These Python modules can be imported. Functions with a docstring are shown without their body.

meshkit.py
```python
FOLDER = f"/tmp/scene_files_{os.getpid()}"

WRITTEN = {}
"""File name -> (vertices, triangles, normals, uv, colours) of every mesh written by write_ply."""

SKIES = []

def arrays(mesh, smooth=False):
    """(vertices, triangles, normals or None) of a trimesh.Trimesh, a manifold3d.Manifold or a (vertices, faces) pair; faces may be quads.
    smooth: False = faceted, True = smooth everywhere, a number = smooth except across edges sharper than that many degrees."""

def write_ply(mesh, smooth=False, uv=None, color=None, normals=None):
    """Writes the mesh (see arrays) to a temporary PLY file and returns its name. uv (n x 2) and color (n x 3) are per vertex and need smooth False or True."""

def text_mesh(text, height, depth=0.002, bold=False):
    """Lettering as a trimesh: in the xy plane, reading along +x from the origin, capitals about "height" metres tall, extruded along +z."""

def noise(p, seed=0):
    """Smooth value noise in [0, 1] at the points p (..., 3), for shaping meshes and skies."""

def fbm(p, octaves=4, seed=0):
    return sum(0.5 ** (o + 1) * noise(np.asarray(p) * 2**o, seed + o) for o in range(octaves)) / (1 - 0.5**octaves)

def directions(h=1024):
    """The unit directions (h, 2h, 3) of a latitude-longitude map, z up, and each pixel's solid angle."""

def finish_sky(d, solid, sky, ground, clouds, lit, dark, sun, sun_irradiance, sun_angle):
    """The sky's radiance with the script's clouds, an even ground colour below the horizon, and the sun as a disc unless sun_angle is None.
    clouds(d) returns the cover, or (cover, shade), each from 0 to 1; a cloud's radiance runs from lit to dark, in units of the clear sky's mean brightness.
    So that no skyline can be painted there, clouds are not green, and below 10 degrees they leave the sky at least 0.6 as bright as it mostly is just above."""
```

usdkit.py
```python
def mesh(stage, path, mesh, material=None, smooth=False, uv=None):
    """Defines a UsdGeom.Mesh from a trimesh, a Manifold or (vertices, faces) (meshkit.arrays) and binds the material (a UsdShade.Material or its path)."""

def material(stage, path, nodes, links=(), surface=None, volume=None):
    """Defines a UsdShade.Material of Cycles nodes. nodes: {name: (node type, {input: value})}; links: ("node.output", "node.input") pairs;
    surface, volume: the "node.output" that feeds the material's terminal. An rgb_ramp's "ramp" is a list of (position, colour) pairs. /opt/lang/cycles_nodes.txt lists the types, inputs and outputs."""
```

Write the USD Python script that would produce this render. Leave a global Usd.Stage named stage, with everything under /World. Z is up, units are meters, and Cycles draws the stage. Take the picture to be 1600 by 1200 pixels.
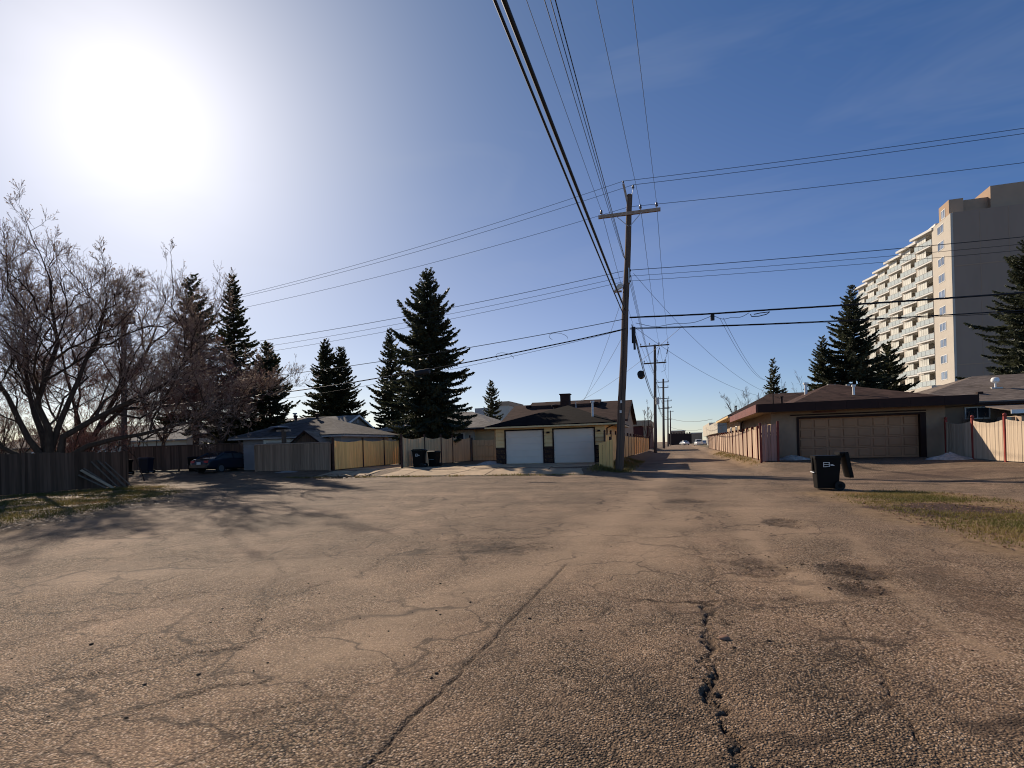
import math, random
import numpy as np, trimesh, usdkit, meshkit
from shapely.geometry import Polygon
from pxr import Usd, UsdGeom, UsdLux, UsdShade, Sdf, Gf, Vt

rng = np.random.default_rng(7)
random.seed(7)
stage = Usd.Stage.CreateInMemory()
UsdGeom.SetStageUpAxis(stage, UsdGeom.Tokens.z)
UsdGeom.SetStageMetersPerUnit(stage, 1.0)
WORLD = UsdGeom.Xform.Define(stage, '/World')
UsdGeom.Scope.Define(stage, '/World/Looks')

# ------------------------------------------------------------------ camera, sky, sun, exposure
EYE, LENS, YAW, ROLL = 1.5, 850.0 / 1600.0, math.atan(260 / 850.0), math.atan(0.028)
SHIFT = 97.0 / 1600.0
cam = UsdGeom.Camera.Define(stage, '/World/camera')
cam.CreateHorizontalApertureAttr(36.0)
cam.CreateVerticalApertureAttr(27.0)
cam.CreateFocalLengthAttr(36.0 * LENS)
cam.CreateVerticalApertureOffsetAttr(36.0 * SHIFT)
cam.CreateClippingRangeAttr(Gf.Vec2f(0.05, 20000))
fw = np.array([-math.sin(YAW), math.cos(YAW), 0]); r0 = np.array([math.cos(YAW), math.sin(YAW), 0]); u0 = np.array([0, 0, 1.0])
rt = r0 * math.cos(ROLL) - u0 * math.sin(ROLL); upv = u0 * math.cos(ROLL) + r0 * math.sin(ROLL)
mx = Gf.Matrix4d(*rt, 0, *upv, 0, *(-fw), 0, 0, 0, EYE, 1)
cam.AddTransformOp().Set(mx)
cam.CreateExposureAttr(EXPOSURE := 0.47)

SUN = np.array([-0.6855, 0.5562, 0.4698]); SUN /= np.linalg.norm(SUN)
SUN_EL, SUN_ROT = math.asin(SUN[2]), math.atan2(SUN[0], SUN[1])
SKY_STRENGTH, SUN_INTENSITY = 0.065, 1.25
sun = UsdLux.DistantLight.Define(stage, '/World/sun')
sun.CreateNormalizeAttr(True); sun.CreateIntensityAttr(SUN_INTENSITY); sun.CreateAngleAttr(0.55); sun.CreateColorAttr(Gf.Vec3f(1.0, 0.86, 0.70))
zz = SUN; xx = np.cross([0, 0, 1.0], zz); xx /= np.linalg.norm(xx); yy = np.cross(zz, xx)
sun.AddTransformOp().Set(Gf.Matrix4d(*xx, 0, *yy, 0, *zz, 0, 0, 0, 0, 1))
sky_mat = usdkit.material(stage, '/World/Looks/sky_light', {
    'sky': ('sky_texture', {'sky_type': 'single_scattering', 'sun_disc': False, 'sun_elevation': SUN_EL, 'sun_rotation': SUN_ROT, 'altitude': 650.0, 'air_density': 1.0, 'aerosol_density': 0.12, 'ozone_density': 4.0}),
    'tc': ('texture_coordinate', {}),
    'dot': ('vector_math', {'math_type': 'dot_product', 'vector2': tuple(SUN)}),
    'cl': ('math', {'math_type': 'maximum', 'value2': 0.0}),
    'p1': ('math', {'math_type': 'power', 'value2': 110.0}),
    'p2': ('math', {'math_type': 'power', 'value2': 25.0}),
    'p3': ('math', {'math_type': 'power', 'value2': 6.0}),
    'm1': ('math', {'math_type': 'multiply', 'value2': 3.0}),
    'm2': ('math', {'math_type': 'multiply_add', 'value2': 5.6}),
    'm3': ('math', {'math_type': 'multiply', 'value2': 1.5}),
    'sum': ('math', {'math_type': 'add'}),
    'tint': ('vector_math', {'math_type': 'multiply', 'vector2': (0.85, 0.95, 1.11)}),
    'sat': ('hsv', {'saturation': 1.1}),
    # low haze, thickest at the horizon on the sun's side
    'sepz': ('separate_xyz', {}), 'zc': ('math', {'math_type': 'subtract', 'value1': 1.0, 'use_clamp': True}), 'zp': ('math', {'math_type': 'power', 'value2': 3.5}),
    'c2': ('math', {'math_type': 'power', 'value2': 1.5}), 'hz': ('math', {'math_type': 'multiply'}), 'pale': ('mix_color', {'a': (1.0, 1.0, 1.0), 'b': (1.08, 0.92, 0.70)}), 'c4': ('math', {'math_type': 'power', 'value2': 4.0}), 'pm': ('vector_math', {'math_type': 'multiply'}), 'hcol': ('vector_math', {'math_type': 'scale', 'vector1': (5.2, 2.4, 0.6)}), 'addh': ('vector_math', {'math_type': 'add'}),
    'glow': ('vector_math', {'math_type': 'scale', 'vector1': (1.0, 0.90, 0.82)}),
    'add': ('vector_math', {'math_type': 'add'}),
    # thin high cirrus streaks
    'cm': ('mapping', {'scale': (1.2, 3.5, 7.0), 'rotation': (0.2, 0.1, 0.5)}),
    'cn': ('noise_texture', {'scale': 1.6, 'detail': 6.0, 'roughness': 0.55, 'distortion': 0.6}),
    'cr': ('map_range', {'from_min': 0.5, 'from_max': 0.85, 'to_min': 0.0, 'to_max': 0.13, 'clamp': True}),
    'cmix': ('mix_color', {'b': (6.0, 6.4, 7.0)}),
    'bg': ('background_shader', {'strength': SKY_STRENGTH}),
}, [('tc.generated', 'dot.vector1'), ('dot.value', 'cl.value1'), ('cl.value', 'p1.value1'), ('cl.value', 'p2.value1'), ('cl.value', 'p3.value1'), ('p1.value', 'm1.value1'), ('p3.value', 'm3.value1'), ('m3.value', 'm2.value3'), ('p2.value', 'm2.value1'),
    ('m1.value', 'sum.value1'), ('m2.value', 'sum.value2'), ('sum.value', 'glow.scale'), ('sky.color', 'tint.vector1'), ('tint.vector', 'sat.color'), ('sat.color', 'pm.vector1'), ('cl.value', 'c4.value1'), ('c4.value', 'pale.fac'), ('pale.result', 'pm.vector2'), ('pm.vector', 'add.vector1'), ('glow.vector', 'add.vector2'), ('tc.generated', 'sepz.vector'), ('sepz.z', 'zc.value2'), ('zc.value', 'zp.value1'), ('cl.value', 'c2.value1'), ('zp.value', 'hz.value1'), ('c2.value', 'hz.value2'), ('hz.value', 'hcol.scale'), ('hcol.vector', 'addh.vector1'), ('add.vector', 'addh.vector2'),
    ('tc.generated', 'cm.vector'), ('cm.vector', 'cn.vector'), ('cn.fac', 'cr.value'), ('cr.result', 'cmix.fac'), ('addh.vector', 'cmix.a'),
    ('cmix.result', 'bg.color')], surface='bg.background')
dome = UsdLux.DomeLight.Define(stage, '/World/sky')
dome.CreateIntensityAttr(1.0)
UsdShade.MaterialBindingAPI.Apply(dome.GetPrim()).Bind(sky_mat)
dome.GetPrim().SetCustomDataByKey('kind', 'structure')

# ------------------------------------------------------------------ helpers
used = {}
def numbered(parent, name):
    k = (parent, name); n = used.get(k, 0); used[k] = n + 1
    return name if n == 0 else f'{name}_{n:03d}'

class MB:
    """collects triangles"""
    def __init__(s): s.v, s.f, s.n = [], [], 0
    def add(s, V, F):
        V = np.asarray(V, float).reshape(-1, 3); F = np.asarray(F, int)
        if F.shape[1] == 4: F = np.vstack([F[:, [0, 1, 2]], F[:, [0, 2, 3]]])
        s.v.append(V); s.f.append(F + s.n); s.n += len(V); return s
    def hexa(s, P):
        return s.add(P, [[0, 3, 2, 1], [4, 5, 6, 7], [0, 1, 5, 4], [1, 2, 6, 5], [2, 3, 7, 6], [3, 0, 4, 7]])
    def box(s, x0, x1, y0, y1, z0, z1):
        return s.hexa([(x0, y0, z0), (x1, y0, z0), (x1, y1, z0), (x0, y1, z0), (x0, y0, z1), (x1, y0, z1), (x1, y1, z1), (x0, y1, z1)])
    def obox(s, c, size, R=None, rz=0.0):
        sx, sy, sz = np.array(size) / 2
        P = np.array([(-sx, -sy, -sz), (sx, -sy, -sz), (sx, sy, -sz), (-sx, sy, -sz), (-sx, -sy, sz), (sx, -sy, sz), (sx, sy, sz), (-sx, sy, sz)])
        if R is None: R = rotz(rz)
        return s.hexa(P @ np.asarray(R).T + np.asarray(c))
    def tube(s, pts, rad, n=6, cap=True):
        P = np.asarray(pts, float); K = len(P); R = np.broadcast_to(np.asarray(rad, float), (K,))
        T = np.gradient(P, axis=0); T /= np.linalg.norm(T, axis=1, keepdims=True) + 1e-12
        ref = np.array([0, 0, 1.0]) if abs(T[:, 2]).mean() < 0.8 else np.array([1.0, 0, 0])
        A = np.cross(T, ref); A /= np.linalg.norm(A, axis=1, keepdims=True) + 1e-12; B = np.cross(T, A)
        ang = np.arange(n) * 2 * np.pi / n
        V = P[:, None] + R[:, None, None] * (np.cos(ang)[None, :, None] * A[:, None] + np.sin(ang)[None, :, None] * B[:, None])
        i, j = np.meshgrid(np.arange(K - 1), np.arange(n), indexing='ij')
        q = np.stack([i * n + j, (i + 1) * n + j, (i + 1) * n + (j + 1) % n, i * n + (j + 1) % n], -1).reshape(-1, 4)[:, ::-1]
        s.add(V, q)
        if cap:
            for e, c, fl in ((0, P[0], 1), (K - 1, P[-1], 0)):
                ring = V[e]; F = [[n, (k + 1) % n, k] if fl else [n, k, (k + 1) % n] for k in range(n)]
                s.add(np.vstack([ring, c]), np.array(F)[:, ::-1])
        return s
    def slab(s, poly, t):
        """a planar polygon of 3D points (fan order) thickened downwards by t"""
        P = np.asarray(poly, float); n = len(P); Q = P - [0, 0, t]
        F = [[0, k, k + 1] for k in range(1, n - 1)] + [[n, n + k + 1, n + k] for k in range(1, n - 1)]
        for k in range(n):
            a, b = k, (k + 1) % n; F += [[a, n + a, n + b], [a, n + b, b]]
        return s.add(np.vstack([P, Q]), F)
    def lathe(s, prof, c=(0, 0, 0), n=16):
        ang = np.arange(n) * 2 * np.pi / n; prof = np.asarray(prof, float)
        V = np.stack([prof[:, None, 0] * np.cos(ang), prof[:, None, 0] * np.sin(ang), np.broadcast_to(prof[:, None, 1], (len(prof), n))], -1).reshape(-1, 3) + np.asarray(c)
        i, j = np.meshgrid(np.arange(len(prof) - 1), np.arange(n), indexing='ij')
        return s.add(V, np.stack([i * n + j, i * n + (j + 1) % n, (i + 1) * n + (j + 1) % n, (i + 1) * n + j], -1).reshape(-1, 4))
    def loft(s, rings, caps=True):
        R = np.asarray(rings, float); K, n = R.shape[:2]
        i, j = np.meshgrid(np.arange(K - 1), np.arange(n), indexing='ij')
        s.add(R, np.stack([i * n + j, i * n + (j + 1) % n, (i + 1) * n + (j + 1) % n, (i + 1) * n + j], -1).reshape(-1, 4))
        if caps:
            for k, fl in ((0, 1), (K - 1, 0)):
                c = R[k].mean(0); F = [[n, (q + 1) % n, q] if fl else [n, q, (q + 1) % n] for q in range(n)]
                s.add(np.vstack([R[k], c]), F)
        return s
    def extrude(s, poly, h, M=None):
        m = trimesh.creation.extrude_polygon(poly, h, engine='earcut'); V = np.array(m.vertices)
        if M is not None: V = V @ np.asarray(M)[:3, :3].T + np.asarray(M)[:3, 3]
        return s.add(V, m.faces)
    def arrays(s):
        return np.vstack(s.v), np.vstack(s.f)

def rotz(a):
    c, sn = math.cos(a), math.sin(a); return np.array([[c, -sn, 0], [sn, c, 0], [0, 0, 1.0]])
def roty(a):
    c, sn = math.cos(a), math.sin(a); return np.array([[c, 0, sn], [0, 1, 0], [-sn, 0, c]])
def rotx(a):
    c, sn = math.cos(a), math.sin(a); return np.array([[1, 0, 0], [0, c, -sn], [0, sn, c]])
def rrect(cx, cy, w, d, r, z, n=4):
    """rounded rectangle ring at height z"""
    out = []
    for q, (sx, sy) in enumerate(((1, 1), (-1, 1), (-1, -1), (1, -1))):
        for k in range(n):
            a = q * math.pi / 2 + k / (n - 1) * math.pi / 2
            out.append((cx + sx * (w / 2 - r) + r * math.cos(a), cy + sy * (d / 2 - r) + r * math.sin(a), z))
    return out

def tag(p, label=None, cat=None, group=None, kind=None):
    for k, v in (('label', label), ('category', cat), ('group', group), ('kind', kind)):
        if v: p.SetCustomDataByKey(k, v)
    return p
def thing(name, label, cat, loc=(0, 0, 0), rz=0.0, group=None, scale=None):
    path = '/World/' + numbered('/World', name)
    x = UsdGeom.Xform.Define(stage, path)
    x.AddTranslateOp().Set(Gf.Vec3d(*map(float, loc))); x.AddRotateZOp().Set(math.degrees(rz))
    s = 1.0 if scale is None else scale
    x.AddScaleOp().Set(Gf.Vec3f(*( (s, s, s) if np.ndim(s) == 0 else s)))
    return tag(x.GetPrim(), label, cat, group)
def copy(src, label, cat, loc, rz=0.0, group=None, scale=None):
    p = thing(src.GetName().rstrip('0123456789').rstrip('_'), label, cat, loc, rz, group, scale)
    p.GetReferences().AddInternalReference(src.GetPath()); p.SetInstanceable(True)
    return p
def part(name, mb, mat, parent, smooth=False, label=None, kind=None, world=False):
    """world: mb is given in world coordinates of a thing that is not rotated"""
    pp = str(parent.GetPath())
    V, F = mb.arrays() if isinstance(mb, MB) else mb
    if world:
        top = stage.GetPrimAtPath('/'.join(pp.split('/')[:3]))
        V = V - np.array(top.GetAttribute('xformOp:translate').Get())
    m = usdkit.mesh(stage, pp + '/' + numbered(pp, name), (V, F), mat, smooth)
    return tag(m.GetPrim(), label, None, None, kind)
def single(name, mb, mat, label, cat, group=None, smooth=False, kind=None):
    V, F = mb.arrays() if isinstance(mb, MB) else mb
    c = np.array([(V[:, 0].min() + V[:, 0].max()) / 2, (V[:, 1].min() + V[:, 1].max()) / 2, V[:, 2].min()])
    m = usdkit.mesh(stage, '/World/' + numbered('/World', name), (V - c, F), mat, smooth)
    UsdGeom.Xformable(m).AddTranslateOp().Set(Gf.Vec3d(*c))
    return tag(m.GetPrim(), label, cat, group, kind)
def struct(name, mb, mat, smooth=False, kind='structure', parent=None):
    V, F = mb.arrays() if isinstance(mb, MB) else mb
    pp = '/World' if parent is None else str(parent.GetPath())
    m = usdkit.mesh(stage, pp + '/' + numbered(pp, name), (V, F), mat, smooth)
    if parent is None: tag(m.GetPrim(), kind=kind)
    return m
def primvar(mesh, name, arr):
    UsdGeom.PrimvarsAPI(mesh).CreatePrimvar(name, Sdf.ValueTypeNames.Color3fArray, 'vertex').Set(Vt.Vec3fArray.FromNumpy(np.asarray(arr, np.float32)))

# ------------------------------------------------------------------ materials
L = '/World/Looks/'
def mat(name, c, rough=0.75, var=0.15, scale=2.0, stretch=(1, 1, 1), bump=0.0, bscale=30.0, rnd=0.0, spec=0.14, metal=0.0, c2=None, dirt=0.0, detail=4.0, coat=0.0):
    """procedural surface: base colour with two noises, per-object tone (rnd) and a bump"""
    c = np.array(c, float)
    lo, hi = c * (1 - var), np.minimum(c * (1 + var), 0.9)
    if c2 is not None: hi = np.array(c2, float)
    nodes = {'geo': ('geometry', {}), 'map': ('mapping', {'scale': tuple(np.array(stretch, float))}),
             'n': ('noise_texture', {'scale': scale, 'detail': detail, 'roughness': 0.6}),
             'r': ('rgb_ramp', {'ramp': [(0.28, tuple(lo)), (0.72, tuple(hi))]}),
             'oi': ('object_info', {}), 'mr': ('map_range', {'to_min': 1.0 - rnd, 'to_max': 1.0 + rnd}),
             'tone': ('vector_math', {'math_type': 'scale'}),
             'p': ('principled_bsdf', {'roughness': rough, 'specular_ior_level': spec, 'metallic': metal, 'coat_weight': coat})}
    links = [('geo.position', 'map.vector'), ('map.vector', 'n.vector'), ('n.fac', 'r.fac'), ('oi.random', 'mr.value'), ('r.color', 'tone.vector1'), ('mr.result', 'tone.scale')]
    last = 'tone.vector'
    if dirt:
        nodes['dn'] = ('noise_texture', {'scale': 0.9, 'detail': 5.0, 'roughness': 0.65}); nodes['dr'] = ('map_range', {'from_min': 0.5, 'from_max': 0.75, 'to_max': dirt, 'clamp': True})
        nodes['dm'] = ('mix_color', {'b': tuple(c * 0.45)})
        links += [('geo.position', 'dn.vector'), ('dn.fac', 'dr.value'), ('dr.result', 'dm.fac'), (last, 'dm.a')]; last = 'dm.result'
    links.append((last, 'p.base_color'))
    if bump:
        nodes['bn'] = ('noise_texture', {'scale': bscale, 'detail': 3.0}); nodes['b'] = ('bump', {'distance': bump, 'strength': 1.0})
        links += [('map.vector', 'bn.vector'), ('bn.fac', 'b.height'), ('b.normal', 'p.normal')]
    return usdkit.material(stage, L + name, nodes, links, surface='p.BSDF')

def foliage(name, c1, c2, trans=0.25, rough=0.6):
    return usdkit.material(stage, L + name, {
        'geo': ('geometry', {}), 'n': ('noise_texture', {'scale': 0.7, 'detail': 3.0}), 'add': ('math', {'math_type': 'multiply_add', 'value2': 0.5, 'value3': 0.0}),
        'r': ('rgb_ramp', {'ramp': [(0.2, c1), (0.8, c2)]}), 's': ('math', {'math_type': 'add'}),
        'p': ('principled_bsdf', {'roughness': rough, 'specular_ior_level': 0.25}), 't': ('translucent_bsdf', {}), 'm': ('mix_closure', {'fac': trans})},
        [('geo.random_per_island', 'add.value1'), ('geo.position', 'n.vector'), ('n.fac', 's.value1'), ('add.value', 's.value2'), ('s.value', 'sub.value1') if False else ('s.value', 'r.fac'),
         ('r.color', 'p.base_color'), ('r.color', 't.color'), ('p.BSDF', 'm.closure1'), ('t.BSDF', 'm.closure2')], surface='m.closure')

def shingle(name, c, rx=1.0):
    """asphalt shingles: rows from a brick pattern in height, tone per tab"""
    c = np.array(c, float)
    return usdkit.material(stage, L + name, {
        'geo': ('geometry', {}), 'n': ('noise_texture', {'scale': 9.0, 'detail': 4.0}), 'n2': ('noise_texture', {'scale': 0.5, 'detail': 4.0}),
        'map': ('mapping', {'scale': (0.7, 0.7, 9.0)}), 'v': ('voronoi_texture', {'scale': 3.5, 'randomness': 0.8}),
        'sep': ('separate_color', {}), 'a': ('math', {'math_type': 'multiply', 'value2': 0.55}), 'b1': ('math', {'math_type': 'multiply_add', 'value2': 0.45}),
        'r': ('rgb_ramp', {'ramp': [(0.15, tuple(c * 0.6)), (0.5, tuple(c)), (0.85, tuple(np.minimum(c * 1.5, .8)))]}),
        'r2': ('map_range', {'from_min': 0.3, 'from_max': 0.7, 'to_min': 0.8, 'to_max': 1.2}), 'sc': ('vector_math', {'math_type': 'scale'}),
        'bn': ('bump', {'distance': 0.01, 'strength': 0.8}), 'p': ('principled_bsdf', {'roughness': 0.95, 'specular_ior_level': 0.08})},
        [('geo.position', 'n.vector'), ('geo.position', 'n2.vector'), ('geo.position', 'map.vector'), ('map.vector', 'v.vector'), ('v.color', 'sep.color'), ('sep.r', 'a.value1'), ('n.fac', 'b1.value1'), ('a.value', 'b1.value3'), ('b1.value', 'r.fac'),
         ('n2.fac', 'r2.value'), ('r.color', 'sc.vector1'), ('r2.result', 'sc.scale'), ('sc.vector', 'p.base_color'), ('b1.value', 'bn.height'), ('bn.normal', 'p.normal')], surface='p.BSDF')

def glass(name, tint=(0.02, 0.025, 0.03), rough=0.03):
    return usdkit.material(stage, L + name, {'n': ('noise_texture', {'scale': 0.35, 'detail': 2.0}), 'geo': ('geometry', {}), 'r': ('rgb_ramp', {'ramp': [(0.35, tint), (0.65, tuple(np.array(tint) * 3.0))]}),
        'p': ('principled_bsdf', {'roughness': rough, 'specular_ior_level': 0.9})}, [('geo.position', 'n.vector'), ('n.fac', 'r.fac'), ('r.color', 'p.base_color')], surface='p.BSDF')
def pane(name, tint=(0.75, 0.9, 0.88)):
    return usdkit.material(stage, L + name, {'t': ('transparent_bsdf', {'color': tint}), 'g': ('glossy_bsdf', {'roughness': 0.05, 'color': (0.9, 0.95, 0.95)}), 'd': ('diffuse_bsdf', {'color': (0.80, 0.86, 0.84)}), 'fr': ('fresnel', {'IOR': 1.5}),
        'm': ('mix_closure', {}), 'm2': ('mix_closure', {'fac': 0.5})}, [('fr.fac', 'm.fac'), ('t.BSDF', 'm.closure1'), ('g.BSDF', 'm.closure2'), ('m.closure', 'm2.closure1'), ('d.BSDF', 'm2.closure2')], surface='m2.closure')

WOOD = (1, 1, 0.06)
m_old_board = mat('old_dark_board', (0.085, 0.05, 0.034), 0.85, 0.35, 9.0, (1, 1, 0.05), 0.004, 40.0, rnd=0.35)
m_grey_board = mat('weathered_grey_board', (0.25, 0.16, 0.108), 0.85, 0.3, 8.0, (1, 1, 0.05), 0.003, 40.0, rnd=0.2)
m_yellow_board = mat('yellow_stained_board', (0.90, 0.47, 0.17), 0.8, 0.22, 8.0, (1, 1, 0.05), 0.003, 40.0, rnd=0.12, dirt=0.25)
m_beige_board = mat('beige_stained_board', (0.52, 0.36, 0.20), 0.8, 0.2, 8.0, (1, 1, 0.05), 0.003, 40.0, rnd=0.12, dirt=0.25)
m_pink_board = mat('pink_stained_board', (0.42, 0.305, 0.22), 0.8, 0.2, 8.0, (1, 1, 0.05), 0.003, 40.0, rnd=0.14, dirt=0.2)
m_cream_board = mat('cream_fence_board', (0.46, 0.365, 0.265), 0.8, 0.2, 8.0, (1, 1, 0.05), 0.003, 40.0, rnd=0.12)
m_red_post = mat('dark_red_post', (0.13, 0.03, 0.022), 0.7, 0.3, 5.0)
m_dark_post = mat('dark_brown_post', (0.06, 0.03, 0.022), 0.8, 0.3, 5.0)
m_pole = mat('pole_wood', (0.10, 0.067, 0.049), 0.85, 0.35, 10.0, (1, 1, 0.04), 0.006, 30.0)
m_pole_old = mat('old_pole_wood', (0.10, 0.075, 0.06), 0.85, 0.35, 10.0, (1, 1, 0.04), 0.006, 30.0)
m_arm = mat('crossarm_wood', (0.30, 0.22, 0.16), 0.85, 0.3, 8.0)
m_metal = mat('galvanised_metal', (0.45, 0.46, 0.47), 0.45, 0.1, 6.0, metal=0.8)
m_dull_metal = mat('dull_white_metal', (0.5, 0.48, 0.44), 0.6, 0.15, 6.0)
m_insul = mat('porcelain_brown', (0.05, 0.035, 0.035), 0.25, 0.1, spec=0.6)
m_wire = mat('black_cable', (0.018, 0.018, 0.02), 0.5, 0.1)
m_wire_alu = mat('bare_wire', (0.05, 0.05, 0.055), 0.45, 0.1)
m_black_plastic = mat('black_cart_plastic', (0.0045, 0.0042, 0.004), 0.5, 0.2, 3.0, spec=0.1, dirt=0.2)
m_blue_plastic = mat('dark_blue_cart_plastic', (0.006, 0.008, 0.016), 0.42, 0.2, 3.0, spec=0.25)
m_rubber = mat('black_rubber', (0.015, 0.015, 0.015), 0.8, 0.1)
m_print = mat('white_print', (0.55, 0.55, 0.53), 0.7, 0.1)
m_bark = mat('bark', (0.055, 0.033, 0.022), 0.9, 0.4, 12.0, (1, 1, 0.25), 0.01, 20.0)
m_twig = mat('twig', (0.22, 0.135, 0.10), 0.8, 0.25, 3.0)
m_twig_red = mat('reddish_twig', (0.26, 0.13, 0.095), 0.8, 0.25, 3.0)
m_bud = foliage('pale_bud', (0.24, 0.16, 0.11), (0.42, 0.33, 0.24), 0.4)
m_bud_red = foliage('russet_bud', (0.15, 0.065, 0.045), (0.26, 0.12, 0.08), 0.4)
m_spruce = foliage('spruce_needles', (0.022, 0.028, 0.014), (0.092, 0.094, 0.042), 0.2)
m_spruce_blue = foliage('blue_spruce_needles', (0.024, 0.032, 0.020), (0.095, 0.102, 0.055), 0.2)
m_white_door = mat('white_door_paint', (0.64, 0.53, 0.44), 0.6, 0.08, 0.9, dirt=0.25)
m_tan_door = mat('tan_door_paint', (0.31, 0.17, 0.095), 0.6, 0.08, 1.5, rnd=0.06)
m_yellow_siding = mat('yellow_siding', (0.66, 0.44, 0.21), 0.7, 0.1, 2.0, rnd=0.06)
m_dark_brick = mat('dark_brown_brick', (0.035, 0.02, 0.017), 0.85, 0.4, 6.0, (1, 1, 3))
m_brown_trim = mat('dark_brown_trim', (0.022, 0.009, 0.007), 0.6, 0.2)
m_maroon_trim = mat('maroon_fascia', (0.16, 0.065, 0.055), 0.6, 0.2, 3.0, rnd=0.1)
m_white_trim = mat('white_trim', (0.7, 0.69, 0.66), 0.6, 0.06)
m_grey_trim = mat('grey_trim', (0.30, 0.28, 0.265), 0.6, 0.08)
m_cream_trim = mat('cream_trim', (0.55, 0.40, 0.21), 0.6, 0.08)
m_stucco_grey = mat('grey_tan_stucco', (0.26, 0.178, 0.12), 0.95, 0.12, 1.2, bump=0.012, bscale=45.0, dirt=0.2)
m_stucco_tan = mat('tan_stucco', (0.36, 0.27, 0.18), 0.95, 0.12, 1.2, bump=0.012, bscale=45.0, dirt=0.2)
m_stucco_pale = mat('pale_stucco', (0.42, 0.38, 0.31), 0.95, 0.12, 1.2, bump=0.012, bscale=45.0, dirt=0.15)
m_stucco_amber = mat('amber_stucco', (0.50, 0.36, 0.20), 0.95, 0.15, 1.2, bump=0.012, bscale=45.0, dirt=0.15)
m_blue_siding = mat('blue_grey_siding', (0.25, 0.235, 0.245), 0.7, 0.1, 2.0)
m_vinyl = mat('taupe_vinyl', (0.22, 0.19, 0.165), 0.7, 0.1, 2.0)
m_shingle_brown = shingle('brown_shingle', (0.058, 0.034, 0.027))
m_shingle_dark = shingle('dark_shingle', (0.006, 0.004, 0.004))
m_shingle_grey = shingle('grey_shingle', (0.20, 0.185, 0.165))
m_shingle_slate = shingle('slate_shingle', (0.088, 0.08, 0.076))
m_shingle_taupe = shingle('taupe_shingle', (0.15, 0.12, 0.10))
m_glass = glass('dark_window')
m_glass_tower = glass('tower_window', (0.07, 0.085, 0.11))
m_balcony_glass = pane('balcony_glass')
m_snow = mat('old_snow', (0.42, 0.39, 0.36), 0.8, 0.35, 7.0, bump=0.05, bscale=12.0, dirt=0.8)
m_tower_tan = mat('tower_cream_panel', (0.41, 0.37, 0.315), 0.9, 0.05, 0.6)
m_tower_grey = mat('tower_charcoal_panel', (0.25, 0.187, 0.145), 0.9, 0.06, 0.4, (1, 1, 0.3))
m_tower_brown = mat('tower_brown_panel', (0.32, 0.225, 0.155), 0.9, 0.06, 0.6)
m_tower_white = mat('tower_white_concrete', (0.62, 0.6, 0.56), 0.8, 0.05, 0.6)
m_concrete = mat('driveway_concrete', (0.42, 0.31, 0.20), 0.9, 0.2, 1.5, bump=0.004, bscale=60.0, rnd=0.12, dirt=0.45)
m_car_blue = mat('dark_blue_car_paint', (0.004, 0.005, 0.010), 0.3, 0.05, spec=0.4, coat=0.4)
m_car_silver = mat('silver_car_paint', (0.45, 0.46, 0.48), 0.3, 0.05, spec=0.6, metal=0.3, coat=0.6)
m_car_white = mat('white_car_paint', (0.65, 0.65, 0.65), 0.3, 0.05, spec=0.6, coat=0.6)
m_car_glass = glass('car_glass', (0.012, 0.015, 0.018))
m_tail = mat('tail_light', (0.35, 0.01, 0.008), 0.2, 0.1, spec=0.6)
m_plate = mat('number_plate', (0.5, 0.5, 0.5), 0.5, 0.05)
m_rim = mat('wheel_rim', (0.12, 0.12, 0.13), 0.5, 0.1, metal=0.5)
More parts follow.
